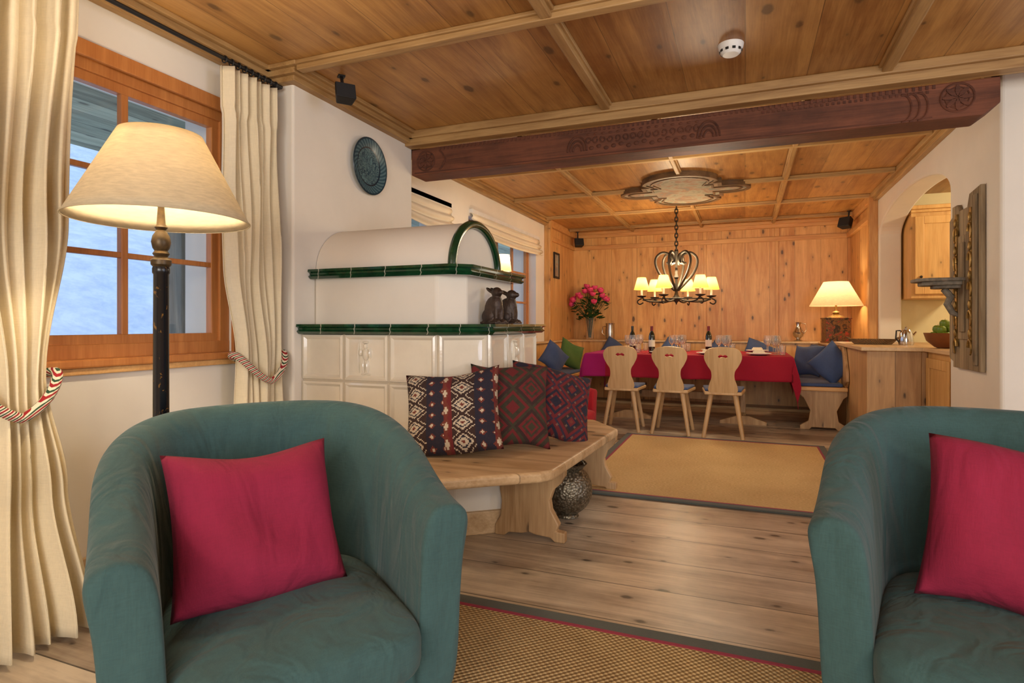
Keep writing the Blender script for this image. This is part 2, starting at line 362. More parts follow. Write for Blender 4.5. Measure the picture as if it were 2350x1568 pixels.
st('wall_right_return',G().box(XR+.12,4.6,4.285,4.46,0,CH),PLASTER,'white plastered return wall','wall')
st('wall_kitchen_back',G().box(XR+.22,4.6,7.95,8.1,0,CH),plain('kitchen_plaster',(240,226,180),.9,var=.03),'cream plastered kitchen wall','wall')
st('wall_kitchen_side',G().box(4.2,4.4,4.46,7.95,0,CH),PLASTER,'cream plastered kitchen side wall','wall')
st('wall_front',G().box(-3,4.6,-3.2,-3.0,0,CH),PLASTER,'white plastered wall of the sitting area','wall')
st('wall_far_right',G().box(4.4,4.6,-3.0,4.28,0,CH),PLASTER,'white plastered wall of the sitting area','wall')
st('wall_left_panel',G().box(XL,XL+.04,7.95,YB,0,CH),PANELY,'knotty pine panelling on the side wall','wall')
st('wall_right_panel',G().box(XR-.04,XR,7.75,YB,0,CH),PANELY,'knotty pine panelling on the side wall','wall')
g=G().box(XL,XL+.09,7.90,8.0,0,CH); st('trim_1',g,PANELY,'pine corner post at the end of the window wall','trim',bevel=.008)
g=G().box(XR-.09,XR,7.70,7.80,0,CH); st('trim_2',g,PANELY,'pine corner post by the arched opening','trim',bevel=.008)
g=G(); g.box(XL+.04,XR-.04,YB-.05,YB,2.49,CH); g.box(XL+.04,XR-.04,YB-.09,YB,2.54,CH); g.box(XL+.04,XR-.04,YB-.025,YB,2.30,2.37)
for y0,y1,x0,x1 in ((8.0,YB,XL+.04,XL+.09),(7.8,YB,XR-.09,XR-.04)): g.box(x0,x1,y0,y1,2.49,CH); g.box(x0,x1-.02 if x0<0 else x1,y0,y1,2.30,2.37)
st('trim_3',g,PANELX,'moulded pine cornice and frieze rail','trim',bevel=.006)
g=G()
for x in (-1.55,-.56,.43): g.box(x-.02,x+.02,YB-.018,YB,.87,2.3); g.box(x-.03,x+.03,YB-.03,YB,2.37,2.49)
st('trim_4',g,PANEL,'vertical pine cover strips on the panelling','trim',bevel=.004)
def crown(name,segs,mat):
    g=G()
    for (x0,x1,y0,y1,dx,dy) in segs:
        g.box(x0,x1+dx*.05,y0+min(0,dy)*.05,y1,2.50,CH); g.box(x0,x1+dx*.08,y0+min(0,dy)*.08,y1,2.53,CH); g.box(x0,x1+dx*.11,y0+min(0,dy)*.11,y1,2.56,CH)
    st(name,g,mat,'stepped pine crown moulding','trim',bevel=.005)
crown('trim_5',[(XL,XL,-3,2.72,1,0),(XL,-2.45,2.72,4.04,1,-1),(XL,XL,4.3,7.9,1,0)],PINEC2)
g=G(); g.box(XR-.05,XR,4.28,7.7,2.50,CH); g.box(XR-.08,XR,4.28,7.7,2.54,CH); st('trim_6',g,PINEC2,'stepped pine crown moulding','trim',bevel=.005)
def batt(name,ax,p,a,b,w=.12,h=.05):
    g=G()
    for ww,hh in ((w,h*.45),(w*.62,h)):
        if ax=='Y': g.box(p-ww/2,p+ww/2,a,b,CH-hh,CH)
        else: g.box(a,b,p-ww/2,p+ww/2,CH-hh,CH)
    st(name,g,PINEC2 if ax=='Y' else PINEC3,'moulded pine ceiling batten','trim',bevel=.006)
i=7
for x in (-.87,.755,2.38): batt('trim_%d'%i,'Y',x,-3,3.97,.09,.045); i+=1
for y in (-.02,1.32,2.66): batt('trim_%d'%i,'X',y,XL+.1 if y<2 else -2.35,4.4,.09,.05); i+=1
for x in (-1.62,-.6,.38): batt('trim_%d'%i,'Y',x,4.25,YB-.09,.065,.04); i+=1
for y in (5.31,6.5,7.72,8.85): batt('trim_%d'%i,'X',y,XL+.1,XR-.08,.065,.042); i+=1
g=G(); g.box(-2.45,4.4,3.93,4.03,2.48,CH); g.box(-2.45,4.4,3.90,4.03,2.53,CH); st('trim_%d'%i,g,PINEC3,'pine moulding above the carved beam','trim',bevel=.006); i+=1
g=G(); g.box(XL,XL+.025,-3,2.72,0,.10); g.box(XL,-2.425,2.695,2.72,0,.1); st('baseboard_left',g,BENCHW,'low pine baseboard','baseboard',bevel=.004)
# ---------------------------------------------------------------- windows
def window(name,W,xo,rows,sashes,lab,fw=.06,sillp=.05):
    y0,y1,z0,z1=W; g=G(); x0,x1=xo-.07,xo; f=fw*.6
    g.box(x0,x1,y0,y1,z0,z0+f); g.box(x0,x1,y0,y1,z1-f,z1); g.box(x0+.001,x1-.0015,y0+.001,y0+f,z0+f*.9,z1-f*.9); g.box(x0+.001,x1-.0015,y1-f,y1-.001,z0+f*.9,z1-f*.9)
    xa,xb=x0+.01,x1-.015
    g.box(xa,xb,y0+.002,y1-.002,z0+.002,z0+fw); g.box(xa,xb,y0+.002,y1-.002,z1-fw,z1-.002); g.box(xa+.001,xb-.0015,y0+.003,y0+fw,z0+fw*.9,z1-fw*.9); g.box(xa+.001,xb-.0015,y1-fw,y1-.003,z0+fw*.9,z1-fw*.9)
    a,b=y0+fw*.9,y1-fw*.9; c,d=z0+fw*.9,z1-fw*.9
    for s in range(1,sashes): yy=a+(b-a)*s/sashes; g.box(xa+.008,xb-.004,yy-.017,yy+.017,c,d)
    for r in range(1,rows): zz=c+(d-c)*r/rows; g.box(xa+.01,xb-.007,a,b,zz-.013,zz+.013)
    o=st(name,g,WINW,lab,'window',bevel=.004)
    mk('glass',G().box(xo-.045,xo-.04,y0+.03,y1-.03,z0+.05,z1-.05),WGLASS,o)
    mk('sill',G().box(xo,XL+sillp,y0-.02,y1+.0,z0-.035,z0+.002),TOPW if xo<XL-.05 else WINW,o,bevel=.008)
    return o
o=window('window_1',W1,XL-.02,3,2,'orange-brown timber window with glazing bars',.105)
g=G(); g.box(XL,XL+.021,W1[0]-.03,W1[1]+.04,W1[3]-.02,W1[3]+.05); g.box(XL,XL+.0195,W1[1]-.01,W1[1]+.038,W1[2]-.03,W1[3]-.021); g.box(XL,XL+.0195,W1[0]-.05,W1[0]+.01,W1[2]-.03,W1[3]-.021)
mk('casing',g,WINW,o,bevel=.004)
mk('apron',G().box(XL,XL+.03,W1[0]-.03,W1[1]+.03,.885,.915),PANELX,o,bevel=.005)
window('window_2',W2,XL-.12,3,1,'small-paned timber window in a deep recess',sillp=.02)
window('window_3',W3,XL-.10,3,4,'wide small-paned timber window in a deep recess',sillp=.02)
def blind(name,y0,y1,zt,h,x):
    r=root(name,'cream folded roman blind raised above a window','blind',(x,0,0))
    def fn(u,v):
        z=zt-h*v; b=.05*abs(math.sin(v*pi*3.2))*(.3+v)+.025*v; return (b,y0+(y1-y0)*u,z-.03*math.sin(u*pi)*v)
    mk('blind_fabric',G().grid(fn,14,40),BLIND,r,smooth=True,solid=.006,ang=0)
    mk('headrail',G().box(-.02,.02,y0,y1,zt-.01,zt+.03),WHITEP,r)
blind('roman_blind',W2[0]-.02,W2[1]+.0,2.24,.24,XL-.02); blind('roman_blind.001',W3[0]+.02,W3[1]+.04,2.26,.22,XL+.02)
# ---------------------------------------------------------------- outside
def hill(u,v):
    x=-4-70*v; y=-30+90*u; return (x,y,-1.2+ .46*(-4-x)+.6*math.sin(y*.21+x*.1)+.4*math.sin(x*.5+y*.07))
o=mk('snow_slope',G().grid(hill,60,50),SNOW,smooth=True,label='snow-covered hillside outside the windows',cat='hillside',ang=0); o['kind']='stuff'
mk('balcony_roof',G().box(-4.3,-3.02,-2,10,2.34,2.42),SOFW,label='weathered greenish plank balcony soffit',cat='roof')
mk('balcony_post',G().box(-4.2,-4.0,3.25,3.45,-.85,2.34),POSTW,label='square weathered timber post supporting the balcony roof',cat='post',bevel=.01)
# ---------------------------------------------------------------- carved beam
r=root('carved_beam','dark red carved wooden ceiling beam with rosettes','beam',(0,4.03,0))
g=G().prism([(XL+.19,2.275),(1.24,2.275),(1.32,2.335),(1.32,2.48),(XL+.19,2.48)],0,.22,'Y'); mk('beam_body',g,REDW,r,bevel=.008)
g=G(); 
def ros(cx,cz,R):
    for q in (1,.72): g.tube([(cx+q*R*math.cos(t),-.002,cz+q*R*math.sin(t)) for t in [2*pi*i/28 for i in range(28)]],.006*q,6,True)
    for k in range(8):
        a=k*pi/4; pts=[]
        for t in [2*pi*i/12 for i in range(12)]:
            lx=R*.5+R*.42*math.cos(t); ly=R*.15*math.sin(t); pts.append((cx+lx*math.cos(a)-ly*math.sin(a),cz+lx*math.sin(a)+ly*math.cos(a)))
        g.prism(pts,-.008,.004,'Y')
ros(-2.32,2.378,.075); ros(1.12,2.388,.08)
for s in (1,-1): g.tube([(-2.2+.05*t,-.002,2.375+s*.07*math.cos(t*1.5)) for t in [i*.12 for i in range(10)]],.006,6)
for k in range(98):
    x=-2.2+k*.033
    g.box(x,x+.014,-.006,.003,2.452,2.474)
g.box(-2.42,1.0,-.003,.003,2.287,2.295)
for k in range(30): g.box(.1+k*.03,.114+k*.03,-.005,.003,2.43,2.446)
for cx in (-1.1,-.22):
    s=1 if cx>-.6 else -1
    for rr in (.03,.05,.07): g.tube([(cx+s*rr*math.cos(t),-.002,2.32+rr*1.5*math.sin(t)) for t in [i*pi/10 for i in range(11)]],.007,6)
for k in range(15):
    x=-1.02+k*.052
    g.tube([(x+.022*math.cos(t+k)*(1-.08*t),0,2.385+.024*math.sin(t+k)*(1-.08*t)) for t in [i*.6 for i in range(11)]],.0065,6)
    g.ell((x+.022,0,2.335+.01*math.sin(k*2.1)),(.018,.006,.014),10,6); g.ell((x,0,2.43),(.014,.005,.008),8,6)
for s in (.0,.04,.08): g.tube([(.93-s+.05*math.cos(t),-.002,2.36+.08*math.sin(t)) for t in [-pi/2+i*pi/10 for i in range(11)]],.006,6)
mk('carving',g,REDD,r,smooth=True)
r=root('smoke_detector','round white smoke detector on the pine ceiling','smoke detector',(-.07,3.33,CH))
mk('detector_body',G().lathe([(0.001,-.055),(.04,-.054),(.05,-.045),(.055,-.03),(.062,-.022),(.066,0)],32),WHITEP,r,smooth=True)
g=G()
for k in range(10): a=2*pi*k/10; g.box(.0535,.0575,-.008,.008,-.042,-.030,Matrix.Rotation(a,4,'Z'))
mk('vent',g,BLACK,r)
def speaker(loc,rz,s,lab,br):
    r=root('speaker',lab,'speaker',loc,rz,'small black speakers')
    mk('speaker_body',G().prism([(-.5*s,-.3*s),(.5*s,-.3*s),(.38*s,.3*s),(-.38*s,.3*s)],-.42*s,.42*s,'Z'),BLACK,r,bevel=.008,rot=(math.radians(-20),0,0))
    mk('speaker_grille',G().box(-.46*s,.46*s,-.32*s,-.295*s,-.38*s,.38*s),plain('grille',(34,34,36),.8,bump=.6,bs=300),r,rot=(math.radians(-20),0,0))
    g=G().tube([(0,.1*s,.1*s),(0,.35*s,.35*s),br],.01,8); g.box(br[0]-.02,br[0]+.02,br[1]-.02,br[1]+.02,br[2]-.01,br[2]+.0); mk('bracket',g,BLACK,r)
speaker((-2.17,2.83,2.445),math.radians(50),.12,'small black speaker hanging from the ceiling by the chimney breast',(0,.09,CH-2.445))
speaker((-2.46,9.1,2.40),math.radians(30),.15,'small black speaker in the corner of the panelled dining wall',(0,.07,CH-2.40))
speaker((1.22,8.7,2.42),math.radians(-40),.16,'small black speaker high on the pine panelling',(0,.07,CH-2.42))
mk('wall_plate',G().lathe([(.001,.012),(.12,.012),(.13,.016),(.18,.03),(.195,.034),(.198,.03),(.14,.006),(.10,.0),(.001,.0)],48,Matrix.Rotation(pi/2,4,'X')),PLATE,smooth=True,loc=(-2.448,3.44,2.20),rot=(0,0,pi/2),label='blue-green painted ceramic plate hung on the chimney breast',cat='plate')
# ---------------------------------------------------------------- curtains
def curtain(name,lab,prof,pleats,seed,tz):
    r=root(name,lab,'curtain',(0,0,0)); rnd=random.Random(seed); ph=[rnd.uniform(0,6) for _ in range(6)]
    def at(z):
        for a,b in zip(prof,prof[1:]):
            if a[0]>=z>=b[0]:
                t=(a[0]-z)/(a[0]-b[0]); t=t*t*(3-2*t); return [a[i]+(b[i]-a[i])*t for i in range(1,5)]
        return prof[-1][1:]
    zt,zb=prof[0][0],prof[-1][0]
    def fn(u,v):
        z=zt+(zb-zt)*v; y0,y1,xc,am=at(z); w=math.sin(u*pleats*2*pi+ph[0]+.5*math.sin(v*3+ph[1]))
        w2=math.sin(u*pleats*1.3*pi+ph[2]+1.2*v)
        return (xc+am*(w*.8+w2*.35)+.01*math.sin(v*14+u*9)*(v>.1),y0+(y1-y0)*(u+.012*math.sin(u*pleats*4*pi)),z)
    mk('curtain_fabric',G().grid(fn,150,70),CREAMF,r,smooth=True,solid=.004,ang=0)
    y0,y1,xc,am=at(tz); yc=(y0+y1)/2; ry=(y1-y0)/2+.03; 
    mk('tieback_rope',G().tube([( .085*math.sin(t),ry*math.cos(t),-.10*math.sin(t)**2*(1 if math.sin(t)>0 else 0)+.05*abs(math.cos(t))) for t in [2*pi*i/48 for i in range(48)]],.018,10,True),ROPE,r,smooth=True,loc=(xc,yc,tz))
    return r
curtain('curtain','cream gathered curtain held by a striped rope, puddling on the floor',[(2.46,1.02,1.56,-2.48,.05),(1.5,1.02,1.50,-2.47,.05),(.90,1.16,1.41,-2.44,.045),(.5,1.08,1.44,-2.38,.055),(.02,.95,1.44,-2.22,.07)],8,2,.87)
curtain('curtain','cream pleated curtain tied with a striped rope beside the chimney breast',[(2.44,2.27,2.62,-2.50,.033),(1.4,2.29,2.64,-2.50,.035),(.9,2.36,2.645,-2.49,.035),(.5,2.36,2.65,-2.49,.035),(.02,2.36,2.66,-2.48,.035)],7,5,.89)
r=root('curtain_rod','thin black metal curtain rod with rings','curtain rod',(-2.5,0,2.475))
mk('rod',G().tube([(0,-1,0),(0,2.68,0)],.011,10),BLACK,r,smooth=True)
for k in range(9):
    y=2.28+k*.044; mk('ring',G().tube([(.017*math.cos(t),y,.017*math.sin(t)-.004) for t in [2*pi*i/14 for i in range(14)]],.0035,6,True),BLACK,r)
for y in (.4,2.67): mk('bracket',G().box(-.15,.0,y-.01,y+.01,-.01,.01),BLACK,r)
# ---------------------------------------------------------------- tiled stove
r=root('tiled_stove','white plastered masonry stove with cream tiles and green glazed bands','stove',(0,0,0))
XC=-2.447
base=[(XC,2.74),(-1.40,2.74),(-1.19,2.90),(-1.19,3.86),(XC,3.86)]
mk('stove_base',G().prism(base,0,.393),PLASTER,r,bevel=.01)
def off(p,d):
    return [(p[0][0],p[0][1]-d),(p[1][0]+d*.45,p[1][1]-d),(p[2][0]+d,p[2][1]-d*.45),(p[3][0]+d,p[3][1]+d),(p[4][0],p[4][1]+d)]
mk('base_trim',G().prism(off(base,.022),0,.12),BENCHW,r,bevel=.006)
body=[(XC,2.80),(-1.54,2.80),(-1.33,2.99),(-1.33,3.78),(XC,3.78)]
mk('stove_body',G().prism(body,.393,1.06),GROUT,r)
g=G()
def tile_face(A,B,n,zs):
    A=Vector((*A,0)); B=Vector((*B,0)); t=(B-A); L=t.length; t.normalize(); nn=Vector((t.y,-t.x,0))
    M=Matrix(((t.x,nn.x,0,A.x),(t.y,nn.y,0,A.y),(0,0,1,0),(0,0,0,1)))
    w=L/n
    for i in range(n):
        for j in range(len(zs)-1):
            x0,x1,z0,z1=i*w+.004,(i+1)*w-.004,zs[j]+.004,zs[j+1]-.004
            def ring(a,b,d0,d1):
                v=[(x0+a,d0,z0+a),(x1-a,d0,z0+a),(x1-a,d0,z1-a),(x0+a,d0,z1-a),(x0+b,d1,z0+b),(x1-b,d1,z0+b),(x1-b,d1,z1-b),(x0+b,d1,z1-b)]
                g.add(v,[(0,1,5,4),(1,2,6,5),(2,3,7,6),(3,0,4,7)],M)
            ring(0,.004,0,.014); ring(.004,.016,.014,.018); ring(.016,.03,.018,.006); ring(.03,.055,.006,.008)
            g.add([(x0+.055,.008,z0+.055),(x1-.055,.008,z0+.055),(x1-.055,.008,z1-.055),(x0+.055,.008,z1-.055)],[(0,1,2,3)],M)
            if j==len(zs)-2 and (i==1 and n==3):
                cx=(x0+x1)/2; cz=(z0+z1)/2
                for c,rr in (((0,.065),(.013,.016)),((0,.088),(.02,.008)),((0,.02),(.022,.035)),((-.012,-.05),(.009,.04)),((.014,-.05),(.009,.04)),((.03,.025),(.007,.03)),((-.032,.03),(.012,.022)),((-.016,-.092),(.014,.006)),((.02,-.092),(.014,.006)),((-.045,.0),(.004,.09))):
                    g.ell((cx+c[0],.009,cz+c[1]),(rr[0],.018,rr[1]),12,8,M)
zs=[.50,.775,1.048]
tile_face(body[0],body[1],3,zs); tile_face(body[1],body[2],1,zs); tile_face(body[2],body[3],3,zs)
mk('glazed_tiles',g,WTILE,r,smooth=True,ang=20)
def band(name,poly,z0,z1,d=.045):
    g=G(); h=z1-z0; prof=[(0,0),(d*.7,0),(d,.25*h),(d*.75,.45*h),(d*.8,.6*h),(d*1.12,.75*h),(d*1.05,h),(0,h)]
    rings=[]
    for (o,z) in prof:
        q=off(poly,o); rings.append([(q[i][0],q[i][1],z0+z) for i in range(5)])
    v=[p for ri in rings for p in ri]; f=[]
    for j in range(len(rings)-1):
        for i in range(4): f.append((j*5+i,j*5+i+1,(j+1)*5+i+1,(j+1)*5+i))
    g.add(v,f); g.prism(off(poly,d*1.04),z1-.012,z1-.001)
    mk(name,g,BANDM,r,smooth=True,ang=25)
band('lower_green_band',body,1.045,1.102,.055)
up=[(XC,2.90),(-1.60,2.90),(-1.47,3.02),(-1.47,3.70),(XC,3.70)]
mk('upper_body',G().prism(up,1.09,1.40),PLASTER,r,bevel=.015,seg=3)
band('upper_green_band',[(XC,2.90),(-1.52,2.90),(-1.45,2.96),(-1.45,3.70),(XC,3.70)],1.375,1.432,.055)
band('skirt_green_band',body,.445,.50,.03)
yc,ry,rz=3.25,.335,.285
def vault(u,v): t=pi*u; return (XC+( -1.53-XC)*v,yc-ry*math.cos(t),1.43+rz*math.sin(t))
mk('vault',G().grid(vault,36,8),PLASTER,r,smooth=True,ang=0)
pts=[(yc-ry*.995*math.cos(pi*i/30),1.43+rz*.995*math.sin(pi*i/30)) for i in range(31)]
mk('vault_end',G().prism(pts,-1.60,-1.53,'X'),PLASTER,r)
def archring(u,v):
    t=pi*u; a=2*pi*v; k=.026*math.cos(a); return (-1.518+.026*math.sin(a),yc-(ry+k-.012)*math.cos(t),1.43+(rz+k-.012)*math.sin(t))
mk('green_arch_band',G().grid(archring,40,14),GREENT,r,smooth=True,ang=0)
r=root('stove_bench','wraparound worn pine bench around the tiled stove','bench',(0,0,0))
seat=[(-2.36,2.20),(-1.80,2.19),(-1.26,2.17),(-1.20,2.19),(-1.0,2.35),(-.84,2.47),(-.80,2.53),(-.77,3.1),(-.74,3.68),(-.96,3.98),(-1.29,3.98),(-1.27,2.955),(-1.50,2.745),(-2.36,2.745)]
mk('seat',G().prism(seat,.395,.445),BENCHW,r,bevel=.016,seg=4)
def trestle(w,h):
    L=[(-w*.5,0),(-w*.5,.05),(-w*.42,.10),(-w*.40,h*.45),(-w*.45,h*.75),(-w*.5,h*.85),(-w*.5,h)]
    R=[(w*.5,h),(w*.5,h*.85),(w*.44,h*.75),(w*.34,h*.66),(w*.29,h*.52),(w*.31,h*.40),(w*.42,h*.22),(w*.38,h*.14),(w*.5,.05),(w*.5,0)]
    foot=[(w*.36,0),(w*.30,.02),(w*.1,.025),(0,.035),(-w*.1,.025),(-w*.3,.02),(-w*.36,0)]
    return L+R+foot
for (x,y,w) in ((-1.03,2.86,.38),(-.98,3.88,.38)):
    mk('leg',G().prism(trestle(w,.395),-.024,.024,'Y'),BOARDW,r,loc=(x,y,0),bevel=.006)
mk('leg',G().prism([(-.2,0),(.2,0),(.2,.395),(-.2,.395)],-.02,.02,'X'),BOARDW,r,loc=(-1.7,2.5,0),bevel=.006)
mk('apron',G().box(-2.36,-1.35,2.26,2.29,.30,.395),BOARDW,r)
# ---------------------------------------------------------------- pillows
def pillow_g(w,h,t,n=26,seed=0):
    g=G(); rnd=random.Random(seed); ph=[rnd.uniform(0,6) for _ in range(4)]
    for s in (1,-1):
        def fn(u,v,s=s):
            a=2*u-1;b=2*v-1
            x=w/2*a*(1-.075*(1-b*b)); z=h/2*b*(1-.075*(1-a*a))+.010*math.sin(3*a+ph[2])
            th=t/2*((1-a**4)*(1-b**4))**.62*(1-.15*(a*a+b*b)/2)
            th*=1+.12*math.sin(4*a+ph[0]+2*b)+.09*math.sin(5*b+ph[1]+2*a)
            return (x,s*th,z+h/2)
        g.grid(fn,n,n)
    return g
def pillow(name,lab,w,h,t,mat,loc,rot,group=None,seed=0):
    g=pillow_g(w,h,t,30,seed); me=bpy.data.meshes.new(name); me.from_pydata(g.v,[],g.f)
    bm=bmesh.new(); bm.from_mesh(me); bmesh.ops.remove_doubles(bm,verts=bm.verts,dist=.0005); bmesh.ops.recalc_face_normals(bm,faces=bm.faces); bm.to_mesh(me); bm.free()
    o=mk(name,me,mat,smooth=True,ang=0,loc=loc,rot=rot,label=lab,cat='cushion',group=group)
    return o
D=math.radians
pillow('throw_pillow','kilim cushion in cream, navy and rust leaning on the stove',.50,.45,.16,KIL[0],(-1.32,2.56,.458),(D(-28),D(-7),D(16)),'kilim cushions on the stove bench',1)
pillow('throw_pillow','kilim cushion in dark red and olive diamonds',.43,.46,.15,KIL[1],(-1.13,2.83,.458),(D(-24),D(4),D(32)),'kilim cushions on the stove bench',2)
pillow('throw_pillow','kilim cushion in red and navy medallions',.50,.44,.16,KIL[2],(-1.02,3.11,.458),(D(-26),D(13),D(34)),'kilim cushions on the stove bench',3)
r=root('metal_urn','round chased metal pot tucked under the stove bench','pot',(-.945,3.25,0))
prof=[(.05,0),(.065,.008),(.06,.02)]+[(.142*math.sin(t),.160-.145*math.cos(t)) for t in [pi*(.16+.64*i/16) for i in range(17)]]+[(.092,.285),(.112,.308),(.106,.312),(.08,.282),(.08,.2),(.001,.18)]
mk('pot_body',G().lathe(prof,36),HAMM,r,smooth=True)
mk('handle',G().tube([(.10*math.cos(t),0,.30+.05*math.sin(t)) for t in [i*pi/14 for i in range(15)]],.006,8),HAMM,r,smooth=True)
def rabbit(loc,rz,s,lab):
    g=G(); g.ell((0,0,.075),(.045,.058,.078)); g.ell((0,-.025,.10),(.036,.038,.065)); g.ell((0,-.03,.170),(.028,.034,.030)); g.ell((0,-.060,.170),(.016,.02,.015))
    for sx in (-1,1):
        g.ell((0,0,0),(.012,.010,.038),M=Matrix.Translation((sx*.013,.014,.182))@Matrix.Rotation(D(sx*6),4,'Y')@Matrix.Rotation(D(-62),4,'X'))
        g.ell((sx*.032,.01,.04),(.022,.048,.042)); g.ell((sx*.022,-.052,.014),(.013,.03,.012)); g.ell((sx*.018,-.048,.06),(.012,.012,.05))
    g.ell((0,.062,.04),(.018,.016,.018)); g.box(-.046,.046,-.078,.066,0,.012)
    mk('rabbit_figurine',G().add(g.v,g.f,Matrix.Scale(s,4)),DARKB,remesh=.004,smooth=True,loc=loc,rot=(0,0,rz),label=lab,cat='figurine',group='rabbit figurines on the stove')
rabbit((-1.385,3.20,1.104),D(60),1.08,'dark carved rabbit figurine sitting on the stove ledge')
rabbit((-1.375,3.39,1.104),D(85),1.05,'dark carved rabbit figurine beside its twin on the stove ledge')
# ---------------------------------------------------------------- armchairs
def armchair(lab,loc,rz,mat,sc=1.,name='armchair',group='matching tub armchairs'):
    r=root(name,lab,'armchair',loc,rz,group)
    r.scale=(sc,sc,sc)
    a=.35; yf=-.39; ya=-.05; bb=.385
    path=[]
    for y in (yf,yf+.02,yf+.09,yf+.17,yf+.25): path.append((a,y,1,0))
    for i in range(0,21):
        t=pi*i/20; c,s_=math.cos(t),math.sin(t); e=.90
        x=a*math.copysign(abs(c)**e,c); y=ya+bb*abs(s_)**e
        nx,ny=c/a,s_/bb; L=math.hypot(nx,ny); path.append((x,y,nx/L,ny/L))
    for y in (yf+.25,yf+.17,yf+.09,yf+.02,yf): path.append((-a,y,-1,0))
    def sm(t): t=max(0,min(1,t)); return t*t*(3-2*t)
    rings=[]
    for x,y,nx,ny in path:
        k=sm((y-yf)/.70); h=.59+.222*k; th=.13-.02*k; fl=.03+.03*k
        prof=[(th*.5-.02,.05),(th*.5-.005,.2),(th*.5+.0,.40),(th*.5+fl*.6,h-.09),(th*.5+fl,h-.03),(th*.22+fl,h),(-th*.22+fl,h),(-th*.5+fl,h-.03),(-th*.5+fl*.55,h-.10),(-th*.5+.01,.42),(-th*.5,.2),(-th*.5,.05)]
        rings.append([(x+nx*o,y+ny*o,z) for o,z in prof])
    g=G(); m=len(rings[0]); v=[p for q in rings for p in q]; f=[]
    for j in range(len(rings)-1):
        for i in range(m): k=(i+1)%m; f.append((j*m+i,j*m+k,(j+1)*m+k,(j+1)*m+i))
    f.append(tuple(range(m))); f.append(tuple((len(rings)-1)*m+i for i in range(m)))
    g.add(v,f)
    mk('backrest',g,mat,r,smooth=True,sub=2,ang=0)
    mk('seat_base',G().box(-.31,.31,yf+.03,.12,.07,.18),mat,r,bevel=.02,seg=3,smooth=True)
    def cush(u,v):
        a_=2*pi*u; ph=-pi/2+pi*v; e1=.34; e2=.5
        def P(c,e): return math.copysign(abs(c)**e,c)
        cx=P(math.cos(ph),e2)
        x=.298*cx*P(math.cos(a_),e1); y=-.14+.34*cx*P(math.sin(a_),e1); z=.245+.085*P(math.sin(ph),e2)
        if y>0: x*=1-.9*y*y/.16*.35
        if z>.245: z+=.020*(1-(x/.3)**2)*(1-((y+.1)/.37)**2)
        return (x,y,z)
    mk('seat_cushion',G().grid(cush,72,26,True),mat,r,smooth=True,ang=0)
    for x,y in ((-.3,yf+.06),(.3,yf+.06),(-.24,.18),(.24,.18)): mk('leg',G().lathe([(.018,0),(.025,.075)],14,),BLACK,r,loc=(x,y,0),smooth=True)
    return r
f1=(.803,-.595)
def face(f): return math.atan2(f[0],-f[1])
armchair('teal upholstered tub armchair by the window lamp',(-1.285,1.36,0.0145),face(f1),TEAL)
armchair('teal upholstered tub armchair facing the sitting area',(.67,1.97,0.0145),face((-.25,-.97)),TEAL)
pillow('throw_pillow','square raspberry linen cushion on the teal armchair',.46,.43,.19,RASP,(-1.20,1.235,.347),(D(-27),D(1),D(61)),'raspberry cushions',5)
pillow('throw_pillow','square raspberry linen cushion on the far teal armchair',.48,.45,.18,RASP,(.66,1.84,.347),(D(-23),D(6),face((-.25,-.97))+D(4)),'raspberry cushions',6)
# ---------------------------------------------------------------- floor lamp
r=root('floor_lamp','black and gilt column floor lamp with a linen cone shade','lamp',(-1.845,1.42,0))
mk('base',G().lathe([(.15,0),(.15,.02),(.12,.03),(.06,.05),(.03,.10)],32),LACQ,r,smooth=True)
mk('pole',G().lathe([(.029,.08),(.026,.5),(.0235,1.27),(.027,1.275),(.027,1.29),(.023,1.30)],24),LACQ,r,smooth=True)
NECK=plain('aged_gilt_neck',(74,58,36),.4,.5,var=.5,sc=40)
mk('gilt_collar',G().lathe([(.020,1.29),(.031,1.303),(.032,1.318),(.020,1.33),(.026,1.34),(.020,1.35),(.026,1.36),(.030,1.38),(.026,1.40),(.014,1.42),(.020,1.43),(.014,1.44),(.010,1.50),(.007,1.74)],24),NECK,r,smooth=True)
R0,R1=.276,.128
mk('lamp_shade',G().grid(lambda u,v:((R0+(R1-R0)*v)*math.cos(2*pi*u),(R0+(R1-R0)*v)*math.sin(2*pi*u),1.455+.29*v),64,10,True),SHADE,r,smooth=True,solid=.003,ang=0)
mk('shade_ring',G().tube([(R0*math.cos(t),R0*math.sin(t),1.455) for t in [2*pi*i/64 for i in range(64)]],.003,6,True),SHADE,r,smooth=True)
mk('bulb',G().ell((0.05,0,1.58),(.03,.03,.045)),plain('bulb_glow',(255,240,210),emit=(255,220,160),es=6),r,smooth=True)
light('POINT','floor_lamp_light',(-1.845,1.42,1.66),22,(1,.83,.58),.05)
r=root('standing_lamp','slim standing lamp with a small cream shade near the dining window','lamp',(-2.2,5.3,0))
mk('base',G().lathe([(.12,0),(.12,.02),(.02,.04)],24),GOLD,r,smooth=True); mk('pole',G().lathe([(.01,.03),(.01,1.7)],12),GOLD,r,smooth=True)
mk('lamp_shade',G().grid(lambda u,v:((.09-.02*v)*math.cos(2*pi*u),(.09-.02*v)*math.sin(2*pi*u),1.62+.16*v),32,6,True),SHADE3,r,smooth=True,ang=0)
light('POINT','standing_lamp_light',(-2.2,5.3,1.74),4,(1,.8,.54),.04)
